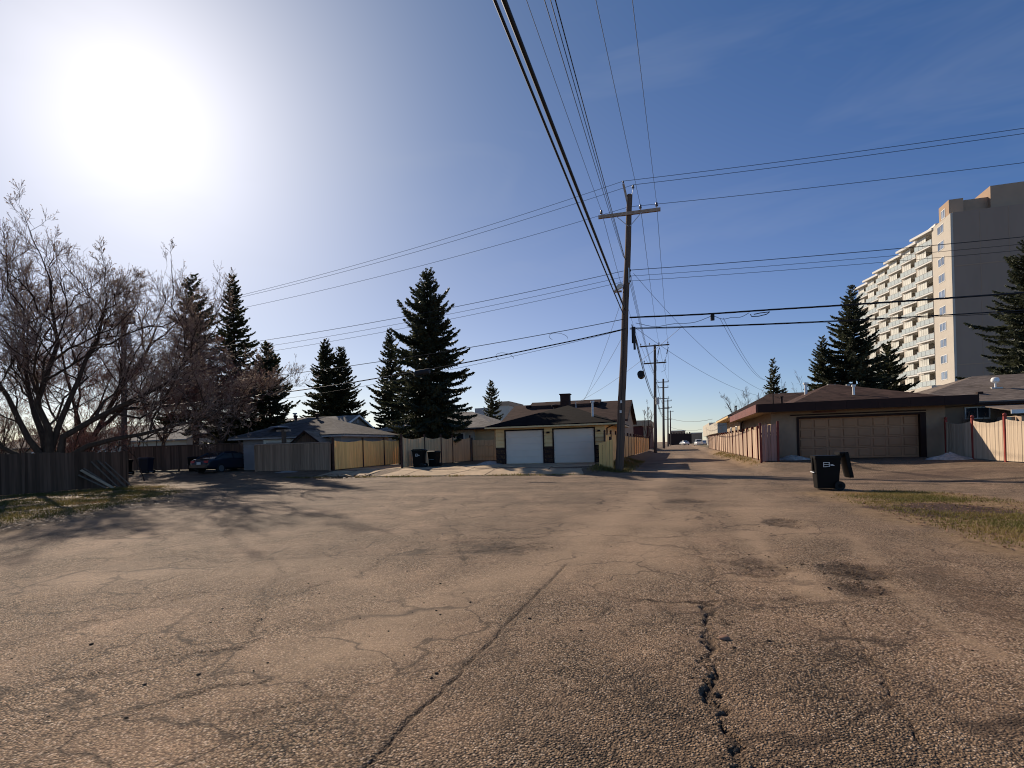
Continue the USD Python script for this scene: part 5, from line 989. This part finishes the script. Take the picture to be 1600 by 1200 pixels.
def bare_tree(name, label, loc, stems, levels, seed, twig=None, bud=None, budn=1, bud_s=.04, group='bare trees at the left', up=.18, cat='tree', rmin=.0064):
    """stems: [(local points, r0, r1)]; levels: [(children, length ratio, angle degrees, K, sides)]"""
    rg = np.random.default_rng(seed); twig = twig or m_twig; bud = bud or m_bud
    t = thing(name, label, cat, (loc[0], loc[1], H(*loc[:2])), 0, group)
    tr = MB(); Pn = []; Rn = []
    for pts, ra, rb in stems:
        pts = np.array(pts, float); u = np.linspace(0, 1, 9); s = np.linspace(0, 1, len(pts)); P = np.stack([np.interp(u, s, pts[:, k]) for k in range(3)], 1)
        P[1:-1] += rg.normal(0, .05, (7, 3)) * np.linalg.norm(pts[-1] - pts[0]) * .12; R = ra + (rb - ra) * u ** .8
        tr.tube(P, R, 10); Pn.append(P); Rn.append(R)
    part('trunk', tr, m_bark, t, smooth=50)
    P, R = np.array(Pn), np.array(Rn); Ln = np.linalg.norm(np.diff(P, axis=1), axis=2).sum(1)
    br, tw = MB(), MB()
    for li, (n, ratio, ang, K, sides) in enumerate(levels):
        N = len(P); tt = np.sort(rg.uniform(0, 1, (N, n)) ** (1.0 if li else .75) * (.8 if li else .72) + (.2 if li else .28), 1); tt[:, -1] = 1.0
        S, T = interp(P, tt); T = T / (np.linalg.norm(T, axis=2, keepdims=True) + 1e-9)
        a = np.radians(np.clip(rg.normal(ang, 13, (N, n)), 8, 85)); a[:, -1] *= .4
        rv = rg.normal(size=(N, n, 3)); rv -= (rv * T).sum(2, keepdims=True) * T; rv /= np.linalg.norm(rv, axis=2, keepdims=True) + 1e-9
        D = T * np.cos(a)[..., None] + rv * np.sin(a)[..., None]; D[..., 2] += up; D /= np.linalg.norm(D, axis=2, keepdims=True)
        L_ = Ln[:, None] * ratio * (1.15 - .65 * tt) * rg.uniform(.65, 1.3, (N, n)); rp, _ = interp(R[..., None], tt); r0_ = np.maximum(np.minimum(rp[..., 0] * .75, L_ * .0125 + .002), rmin)
        D, S, L_, r0_ = D.reshape(-1, 3), S.reshape(-1, 3), L_.ravel(), r0_.ravel(); M = len(D)
        f = np.linspace(0, 1, K)[None, :, None]; bend = rg.normal(0, .16, (M, 1, 3)) + [0, 0, .12]; wob = rg.normal(0, .035, (M, K, 3)); wob[:, 0] = 0
        P = S[:, None] + L_[:, None, None] * (D[:, None] * f + bend * f ** 2 + wob * (f > 0)); R = np.maximum(r0_[:, None] * (1 - .68 * np.linspace(0, 1, K)), rmin * .75); Ln = L_
        V, F = batch_tubes(P, R, sides); (br if li < len(levels) - 2 else tw).add(V, F)
    part('branches', br, m_bark, t, kind='stuff'); part('twigs', tw, twig, t, kind='stuff')
    if budn:
        N = len(P); tt = rg.uniform(.35, 1.0, (N, budn)); C, _ = interp(P, tt); C = C.reshape(-1, 3); M = len(C)
        a, b = rg.normal(size=(M, 3)), rg.normal(size=(M, 3)); s = bud_s * rg.uniform(.5, 1.3, (M, 1))
        V = np.stack([C, C + a / np.linalg.norm(a, axis=1, keepdims=True) * s, C + b / np.linalg.norm(b, axis=1, keepdims=True) * s], 1).reshape(-1, 3)
        part('buds', MB().add(V, np.arange(3 * M).reshape(-1, 3)), bud, t, kind='stuff')
    return t
LV = [(12, .50, 44, 6, 5), (9, .52, 44, 5, 3), (7, .58, 42, 4, 3), (4, .72, 36, 2, 3)]
bare_tree('bare_tree', 'largest bare tree with forked dark trunk rising behind the old dark fence', (-28.9, 18.4), [
    ([(0, 0, 0), (-.1, 0, 1.4), (-1.2, .3, 3.6), (-2.6, .8, 6.2), (-3.2, 1.2, 9.6)], .24, .035), ([(0.1, 0, 0), (.2, 0, 1.6), (.1, -.3, 4.2), (.4, .3, 7.0), (.2, .2, 10.2)], .24, .04),
    ([(.1, 0, 1.0), (.7, .4, 2.6), (2.2, 1.6, 3.9), (4.0, 3.0, 5.2), (5.4, 4.0, 7.2)], .2, .035), ([(0, 0, 1.2), (-.7, -.6, 3.0), (-1.0, -1.6, 6.0), (-.6, -2.4, 9.2)], .18, .035), ([(.1, 0, .9), (1.2, .9, 2.1), (3.2, 2.4, 2.6), (5.4, 4.2, 3.4), (7.0, 5.4, 4.6)], .17, .03),
    ([(-.1, 0, 1.0), (-1.4, -.8, 2.0), (-2.8, -2.6, 2.9), (-4.2, -4.2, 4.6)], .15, .03), ([(.1, .1, 2.0), (.7, .9, 5.0), (1.3, 1.6, 7.6), (1.6, 1.9, 9.6)], .15, .03)], LV, 101, budn=2, bud_s=.05)
bare_tree('bare_tree', 'bare tree at the far left edge reaching highest toward the sun', (-33.6, 14.6), [([(0, 0, 0), (.1, 0, 3.5), (.3, .4, 7.5), (.2, .8, 12.0)], .24, .035), ([(0, 0, 2.4), (1.0, .9, 5.2), (1.6, 1.6, 9.6)], .15, .03), ([(0, 0, 2.2), (-.8, -1.2, 5.6), (-.6, -1.8, 10.0)], .15, .03)], LV, 102, budn=1)
bare_tree('bare_tree', 'slanting bare tree whose crown tops the dark pole at the left', (-34.2, 23.6), [([(0, 0, 0), (.4, .2, 2.4), (1.8, 1.0, 5.4), (3.0, 1.9, 8.0), (3.5, 2.3, 9.6)], .2, .035), ([(.3, .1, 2.0), (.2, -.6, 5.2), (-.6, -.8, 9.2)], .15, .03), ([(.8, .4, 3.2), (2.8, 1.8, 5.4), (5.2, 3.4, 7.6)], .13, .03)], LV, 103, budn=1)
bare_tree('bare_tree', 'russet budded bare tree in front of the tallest left spruce', (-40.0, 33.9), [([(0, 0, 0), (.1, 0, 2.6), (.5, .3, 5.6), (.6, .5, 9.5)], .19, .035), ([(.1, 0, 2.2), (1.2, .6, 4.4), (2.6, 1.3, 7.6)], .13, .03), ([(0, 0, 2.4), (-1.1, -.4, 4.6), (-2.0, -.8, 7.6)], .13, .03), ([(.2, 0, 2.8), (1.8, -.7, 4.2), (3.4, -1.2, 5.4)], .13, .04)], LV, 104, m_twig_red, m_bud_red, 2, .06)
bare_tree('bare_tree', 'low spreading russet bare tree just left of the dark bushy spruce', (-34.6, 34.4), [([(0, 0, 0), (0, 0, 2.2), (-.4, .3, 4.8), (-.6, .5, 8.4)], .18, .03), ([(0, 0, 1.9), (1.1, .4, 4.0), (2.4, .8, 6.6)], .12, .03), ([(0, 0, 2.0), (-1.4, -.5, 3.6), (-3.0, -1.0, 5.6)], .12, .03), ([(0, 0, 2.6), (.3, -1.2, 4.6), (.4, -2.2, 7.0)], .11, .03)], LV, 105, m_twig_red, m_bud_red, 2, .06)
bare_tree('bare_tree', 'thin russet bare tree between the dark pole and the biggest bare tree', (-40.5, 27.5), [([(0, 0, 0), (.1, 0, 3), (.4, .2, 6.0), (.3, .3, 8.4)], .15, .03), ([(0, 0, 2.0), (-1.2, -.6, 4.6), (-1.8, -1.0, 7.2)], .11, .03), ([(.1, 0, 2.4), (1.5, .6, 4.8), (2.3, 1.0, 7.0)], .11, .03)], LV, 106, m_twig_red, m_bud_red, 1, .05)
def shrub(name, label, loc, n, h, spread, seed, twig, bud, budn, group='brush behind the old fence'):
    rg = np.random.default_rng(seed); st = []
    for k in range(n):
        a, b = rg.uniform(0, 6.28), rg.uniform(.2, 1) * spread; x, y = rg.normal(0, spread * .4, 2)
        st.append(([(x, y, 0), (x + b * .3 * math.cos(a), y + b * .3 * math.sin(a), h * .5), (x + b * math.cos(a), y + b * math.sin(a), h * rg.uniform(.75, 1.1))], .035, .012))
    return bare_tree(name, label, loc, st, [(7, .42, 34, 4, 3), (5, .5, 36, 3, 3), (3, .6, 36, 3, 3)], seed, twig, bud, budn, .06, group, .25, 'shrub')
shrub('bare_shrub', 'tangled leafless brush left of the largest bare trunk', (-32.6, 17.6), 22, 3.4, 2.2, 201, m_twig_red, m_bud, 2)
shrub('bare_shrub', 'tangled tan brush right of the largest bare trunk', (-32.2, 22.4), 22, 3.0, 2.2, 202, m_twig_red, m_bud_red, 2)
shrub('bare_shrub', 'brush filling the gap beneath the slanting bare tree', (-38.0, 25.6), 18, 3.2, 2.2, 203, m_twig_red, m_bud_red, 2)
shrub('bare_shrub', 'faint tangled brush beyond the largest bare tree', (-42, 21), 20, 4.4, 3.0, 204, m_twig, m_bud_red, 2)
shrub('bare_shrub', 'tall russet brush between the thin bare tree and the dark board fence', (-43.5, 33.5), 24, 6.0, 3.2, 206, m_twig_red, m_bud_red, 3)
shrub('bare_shrub', 'tall russet brush before the house glimpsed behind the parked car', (-39.5, 40.0), 22, 6.4, 3.4, 207, m_twig_red, m_bud_red, 3)
shrub('bare_shrub', 'tall tangled brush at the far left behind the old fence', (-36.5, 18.5), 22, 5.6, 3.0, 208, m_twig_red, m_bud, 3)
shrub('bare_shrub', 'twiggy bush climbing the wall under the white window at right', (17.9, 41.3), 9, 1.9, .7, 205, m_twig, m_bud, 0, None)
LF = [(7, .45, 40, 4, 3), (6, .5, 40, 3, 3), (5, .55, 38, 3, 3)]
bare_tree('bare_tree', 'small bare tree peeping over the bungalow roof at the lane', (8.8, 79), [([(0, 0, 0), (0, 0, 3), (.3, 0, 6.6)], .15, .03), ([(0, 0, 2), (-1.4, 0, 4), (-2.4, 0, 6.2)], .15, .04), ([(0, 0, 2), (1.4, 0, 4), (2.6, 0, 6.6)], .15, .04)], LF, 107, budn=0, group=None, rmin=.011)
bare_tree('bare_tree', 'faint bare tree behind the roof between small and big right spruces', (16.2, 83.5), [([(0, 0, 0), (0, 0, 4), (.3, 0, 7.6)], .15, .03), ([(0, 0, 2), (-1.8, 0, 5), (-2.8, 0, 7.4)], .15, .04), ([(0, 0, 2), (1.8, 0, 5), (3.0, 0, 7.0)], .15, .04)], LF, 108, budn=0, group=None, rmin=.011)
bare_tree('bare_tree', 'narrow upright bare poplar left of the second lane pole', (-4.6, 90), [([(0, 0, 0), (.1, 0, 3), (0, 0, 6.8)], .14, .04), ([(0, 0, .8), (-.5, 0, 3), (-.5, 0, 6.0)], .09, .03), ([(0, 0, .8), (.5, 0, 3), (.6, 0, 5.6)], .09, .03)], [(9, .25, 20, 4, 3), (6, .4, 24, 3, 3), (4, .5, 24, 3, 3)], 109, budn=1, bud_s=.07, group=None, up=.5, rmin=.011)

# ------------------------------------------------------------------ spruces
def spruce(label, x, y, h, rad, seed, m=None, low=.06, droop=.30, lean=0.0, twin=None, dens=1.0, sparse=0.0):
    rg = np.random.default_rng(seed); m = m or m_spruce
    t = thing('spruce_tree', label, 'spruce tree', (x, y, H(x, y)), 0, 'tall dark spruces')
    tr = MB(); tr.tube([(lean * f * h + .04 * math.sin(5 * f), 0, f * h * .97) for f in np.linspace(0, 1, 8)], np.linspace(.012 * h + .08, .015, 8), 8); part('trunk', tr, m_bark, t, smooth=50)
    if twin: tr2 = None
    zs = []; z = h * low
    while z < h * .985: zs.append(z); z += (.26 + .010 * (h - z)) * rg.uniform(.6, 1.4) / dens
    BV, BR, V, F, nv = [], [], [], [], 0
    lop = rg.uniform(0, 6.28)
    for z in zs:
        f = (z - h * low) / (h * (1 - low)); prof = rad * ((1 - f) ** .82) * (1 - .35 * math.exp(-f * 9)) + .12
        nb = int(rg.integers(6, 9)) if f < .9 else 5
        a0 = rg.uniform(0, 6.28)
        for k in range(nb):
            if rg.uniform() < sparse: continue
            az = a0 + k * 6.283 / nb + rg.normal(0, .2); L_ = prof * rg.uniform(.5, 1.1) * (1 + .13 * math.cos(az - lop)) * (1.25 if rg.uniform() < .06 else 1)
            e0 = .75 * (f - .32) + rg.normal(0, .09); K = 7; s = np.linspace(0, 1, K); dh = np.array([math.cos(az), math.sin(az), 0])
            Pz = np.sin(e0) * s - droop * (1 - f * .8) * s ** 1.4 * 1.1 + (.22 + .1 * (1 - f)) * s ** 3.2
            bend = rg.normal(0, .07); sd = np.array([-dh[1], dh[0], 0])
            zj_ = z + rg.normal(0, .13); P = np.array([lean * z, 0, zj_]) + L_ * (dh * (s * math.cos(min(e0, .9)))[:, None] + sd * (bend * s ** 2)[:, None] + np.array([0, 0, 1.0]) * Pz[:, None]); BV.append(P); BR.append(np.linspace(.012 + .008 * L_, .006, K))
            n = max(4, int(L_ / .085)); u = np.linspace(.08, 1, n) ** .9; C, T = interp(P[None], u[None]); C, T = C[0], T[0] / np.linalg.norm(T[0], axis=1, keepdims=True)
            S = np.cross(T, [0, 0, 1.0]); S /= np.linalg.norm(S, axis=1, keepdims=True) + 1e-9; U = np.cross(S, T)
            for side in (-1, 1, 0, 2):
                if side == 2 and rg.uniform() < .3: continue
                ln = (.16 + .30 * L_ * (1 - u) ** .7 * u ** .3 * .9) * rg.uniform(.6, 1.25, n)
                if side == 0: D = T * .35 - U * rg.uniform(.5, 1.1, (n, 1)) + S * rg.normal(0, .35, (n, 1)); ln *= .75
                elif side == 2: D = T * .8 + U * rg.uniform(.2, .6, (n, 1)) + S * rg.normal(0, .5, (n, 1)); ln *= .5
                else: D = T * rg.uniform(.5, .95, (n, 1)) + S * side - U * rg.uniform(.05, .55, (n, 1))
                ln = np.minimum(ln, .85); D /= np.linalg.norm(D, axis=1, keepdims=True); w = rg.uniform(.05, .09, n) + .05 * ln
                A = np.cross(D, rg.normal(size=(n, 3))); A /= np.linalg.norm(A, axis=1, keepdims=True) + 1e-9
                p0, p1 = C, C + D * ln[:, None]; pm = C + D * (ln * .42)[:, None]
                q = np.stack([p0, pm + A * w[:, None], p1, pm - A * w[:, None]], 1).reshape(-1, 3); i = np.arange(n)[:, None] * 4 + nv
                V.append(q); F.append(np.concatenate([i + [0, 1, 2], i + [0, 2, 3]])); nv += 4 * n
    # leader
    vb, fb = batch_tubes(np.array(BV), np.array(BR), 3); part('branches', MB().add(vb, fb), m_bark, t, kind='stuff')
    part('crown', MB().add(np.vstack(V), np.vstack(F)), m, t)
    return t, nv
tri = 0
for a in [('tallest left spruce, thin and see-through, rising over the russet bare tree', -38.4, 35.6, 16.6, 4.0, 301, None, .24, .35, 0.0, None, .9, .2), ('tall left spruce just right of the thin see-through one', -37.4, 39.0, 17.2, 3.6, 302, None, .05, .35, 0, None, 1.0, .03),
          ('shorter dark bushy spruce behind the slate garage', -34.0, 39.2, 10.9, 3.9, 303, None, .03, .22, 0, None, 1, 0), ('pointed left half of the twin spruces behind the grey gabled house', -38.4, 53.4, 14.1, 4.8, 304, None, .03, .36, 0, None, 1.0, .02),
          ('blunter right half of the twin spruces behind the grey gabled house', -37.0, 54.4, 13.3, 4.4, 305, None, .03, .34, 0, None, 1.0, .02), ('narrow spruce close left of the biggest one', -29.2, 51.9, 14.0, 3.3, 306, None, .03, .33, 0, None, 1.05, .02),
          ('biggest left spruce, broad and dense, behind the beige fence', -19.2, 40.5, 15.75, 4.9, 307, m_spruce_blue, .175, .30, 0, None, 1.1, .0), ('small spruce before the cream block left of the cream garage', -27.7, 80.4, 11.7, 3.4, 308, None, .02, .33, 0, None, .8, .03),
          ('small neat spruce above the roof right of the lane', 12.24, 79, 11.8, 3.0, 309, None, .02, .38, 0, None, .72, .05), ('biggest right spruce standing before the apartment tower', 18.1, 66.3, 17.4, 5.6, 310, m_spruce_blue, .03, .36, 0, None, 1.0, .02),
          ('slim spruce at the left flank of the biggest right one', 15.2, 66.2, 12.2, 3.2, 311, None, .03, .36, 0, None, .85, .04), ('lower spruce at the right flank of the biggest right one', 22.9, 71.0, 11.8, 4.4, 312, None, .03, .33, 0, None, .9, .02),
          ('big spruce cut by the right edge of the picture', 31.6, 62.3, 19.3, 6.4, 313, m_spruce_blue, .04, .36, 0, None, .85, .03)]:
    tri += spruce(*a)[1] // 2
print('spruce triangles', tri)

# ------------------------------------------------------------------ grass, leaf litter, stones
def blades(name, poly, n, hmin, hmax, seed, label, m, avoid=None, w=.006, pw=None):
    rg = np.random.default_rng(seed); pg = Polygon(poly); x0, y0, x1, y1 = pg.bounds; import shapely
    P = np.c_[rg.uniform(x0, x1, n * 3), rg.uniform(y0, y1, n * 3)]; P = P[shapely.contains_xy(pg, P[:, 0], P[:, 1])]
    nn = meshkit.fbm(np.c_[P * .9, np.zeros(len(P))], 4, 3); keep = rg.uniform(size=len(P)) < ss(.30, .62, nn) * 1.2 + .12
    d = shapely.distance(pg.exterior, shapely.points(P)); keep &= rg.uniform(size=len(P)) < ss(-.1, 1.6, d) + .02
    if avoid is not None: keep &= rg.uniform(size=len(P)) > .93 * blob(P, *avoid)
    P = P[keep][:n]; n = len(P); z = H0(P[:, 0], P[:, 1]) + .0
    z = z + (meshkit.fbm(np.c_[P * 0.35, np.zeros(n)], 3, 11) - .5) * .07 + .015
    a = rg.uniform(0, 6.28, n); h = rg.uniform(hmin, hmax, n) * (.5 + 1.0 * nn[keep][:n]); lean = rg.uniform(.2, 1.2, n) * h; ww = w * rg.uniform(.6, 1.6, n)
    sx, sy = -np.sin(a) * ww, np.cos(a) * ww
    V = np.stack([np.c_[P[:, 0] - sx, P[:, 1] - sy, z], np.c_[P[:, 0] + sx, P[:, 1] + sy, z], np.c_[P[:, 0] + np.cos(a) * lean, P[:, 1] + np.sin(a) * lean, z + h]], 1).reshape(-1, 3)
    mb = MB().add(V, np.arange(3 * n).reshape(-1, 3)); single(name, mb, m, label, 'grass', kind='stuff')
blades('grass', GRASS_R, 42000, .02, .055, 401, 'patchy dry and green grass between the driveway and the worn lot at right', m_grass, ((5.4, 12.9), 1.75, 1.4, 0, .6, 61, .6))
blades('grass', [(-26.9, 8.0), (-26.9, 21.3), (-23.5, 20.5), (-19.3, 17.6), (-16.8, 13.9), (-15.2, 10.8), (-14.6, 8.9), (-13.6, 7.4), (-17, 6.0)], 42000, .03, .09, 402, 'ragged sunlit grass along the foot of the old dark fence', m_grass, w=.009)
def strip(pts, w): return [(x - w * .3, y - w) for x, y in pts] + [(x, y + w) for x, y in pts[::-1]]
blades('weeds', [(-22, 25.9), (-4.2, 25.9), (-4.2, 26.55), (-22, 26.6)], 9000, .03, .12, 403, 'thin line of dry weeds along the front of the concrete driveways', m_grass, w=.012)
blades('weeds', [(-4.6, 27.2), (-2.2, 27.2), (-2.5, 44), (-3.9, 44)], 14000, .04, .2, 404, 'dry weeds around the near pole and along the left fence of the lane', m_grass, w=.012)
blades('weeds', [(3.7, 29.5), (4.25, 31), (4.3, 60), (3.3, 60)], 7000, .04, .2, 405, 'dry weeds along the foot of the pink lane fence', m_grass, w=.012)
def litter(name, poly, n, seed, label, s0, s1, m, flat=.4):
    rg = np.random.default_rng(seed); import shapely; pg = Polygon(poly); x0, y0, x1, y1 = pg.bounds
    P = np.c_[rg.uniform(x0, x1, n * 4), rg.uniform(y0, y1, n * 4)]; P = P[shapely.contains_xy(pg, P[:, 0], P[:, 1])][:n]; n = len(P)
    z = H0(P[:, 0], P[:, 1]) + (meshkit.fbm(np.c_[P * 0.35, np.zeros(n)], 3, 11) - .5) * .07 + .03
    C = np.c_[P, z]; a = rg.uniform(0, 6.28, n); s = rg.uniform(s0, s1, n); t1 = np.c_[np.cos(a), np.sin(a), rg.normal(0, flat, n)] * s[:, None]; t2 = np.c_[-np.sin(a), np.cos(a), rg.normal(0, flat, n)] * s[:, None] * .55
    V = np.stack([C - t1, C - t2 * .9, C + t1, C + t2], 1).reshape(-1, 3); i = np.arange(n)[:, None] * 4
    single(name, MB().add(V, np.concatenate([i + [0, 1, 2], i + [0, 2, 3]])), m, label, 'leaves', kind='stuff')
litter('leaf_litter', [(-26.9, 8), (-26.9, 21), (-20, 17.8), (-16, 13.9), (-13.6, 9.4), (-13.2, 6.5), (-18, 6)], 12000, 411, 'dead leaves strewn over the grass below the bare trees', .02, .05, m_leaf, .15)
litter('leaf_litter', [(-20.5, 25.9), (-17, 25.8), (-16.4, 27), (-19.6, 27.6)], 500, 412, 'pale leaves gathered at the mouth of the narrow concrete drive', .04, .1, m_leaf)
litter('leaf_litter', [(3.8, 8), (7, 10), (6.8, 16.4), (4.2, 16.8), (3.6, 12)], 2600, 413, 'brown leaf bits on the right-hand grass patch', .012, .035, m_leaf, .3)
def rock(c, s, rg):
    m = trimesh.creation.icosphere(1); V = np.array(m.vertices); V = V * (1 + .5 * (meshkit.noise(V * 1.7 + rg.uniform(0, 50, 3), 3)[:, None] - .5)); V = V * s * rg.uniform(.7, 1.2, 3) * [1, 1, .65]; return V * [1, 1, .75] + c, np.array(m.faces)
rg = np.random.default_rng(55); mb = MB()
spots = [(-3.6, 3.9, .9), (-3.0, 4.6, .7), (-2.4, 3.2, .8), (-1.6, 5.6, .8), (-3.2, 5.8, 1.0), (-.9, 4.4, .8), (1.4, 6.3, .6), (2.0, 6.9, .5), (.1, 4.0, .35), (1.1, 4.3, .4), (-2.4, 7.5, 1.0), (-4.3, 3.1, .7)]
for k in range(260):
    sx_, sy_, sp = spots[int(rg.integers(len(spots)))]; x, y = sx_ + rg.normal(0, sp), sy_ + rg.normal(0, sp)
    if math.hypot(x, y) < 1.9: continue
    s = min(.014, .004 + rg.exponential(.0028)); mb.add(*rock((x, y, H(x, y) + (float(meshkit.fbm(np.array([[x * .35, y * .35, 0]]), 3, 11)[0]) - .5) * .07 + s * .2), s, rg))
single('asphalt_crumbs', mb, m_stone, 'black asphalt crumbs scattered over the near pavement', 'gravel', kind='stuff')
def gz_at(x, y): return H(x, y) + (float(meshkit.fbm(np.array([[x * .35, y * .35, 0]]), 3, 11)[0]) - .5) * .07
for x, y, s, m_, lb in ((.29, 4.37, .035, m_brown_stone, 'brown stone lying beside the broad broken crack'), (-4.54, 3.17, .017, m_stone, 'largest black lump on the pavement at left'), (-3.37, 2.68, .012, m_stone, 'second black lump nearer the bottom left'), (-3.05, 2.31, .012, m_stone, 'black lump lowest at the left')):
    single('stone', MB().add(*rock((x, y, gz_at(x, y) + s * .3), s, rg)), m_, lb, 'stone', smooth=50)
mb = MB(); rg = np.random.default_rng(77)
def crumb_at(x, y, s): mb.add(*rock((x, y, gz_at(x, y) + s * .15), s, rg))
for cx_, cy_, sx_, sy_, n_ in ((1.85, 6.85, .2, .3, 160), (1.7, 6.1, .18, .18, 90), (.9, 7.0, .22, .32, 80), (1.75, 10.6, .25, .4, 40)):
    for k in range(n_): crumb_at(cx_ + rg.normal(0, sx_), cy_ + rg.normal(0, sy_), .004 + min(.012, rg.exponential(.004)))
for k in range(90):
    f = rg.uniform(2.4, 5.3); crumb_at(.17 + rg.normal(0, .07), f, .003 + min(.006, rg.exponential(.002)))
single('rubble', mb, m_rubble, 'loose brown rubble lying in the potholes and along the broken crack at right', 'gravel', kind='stuff')
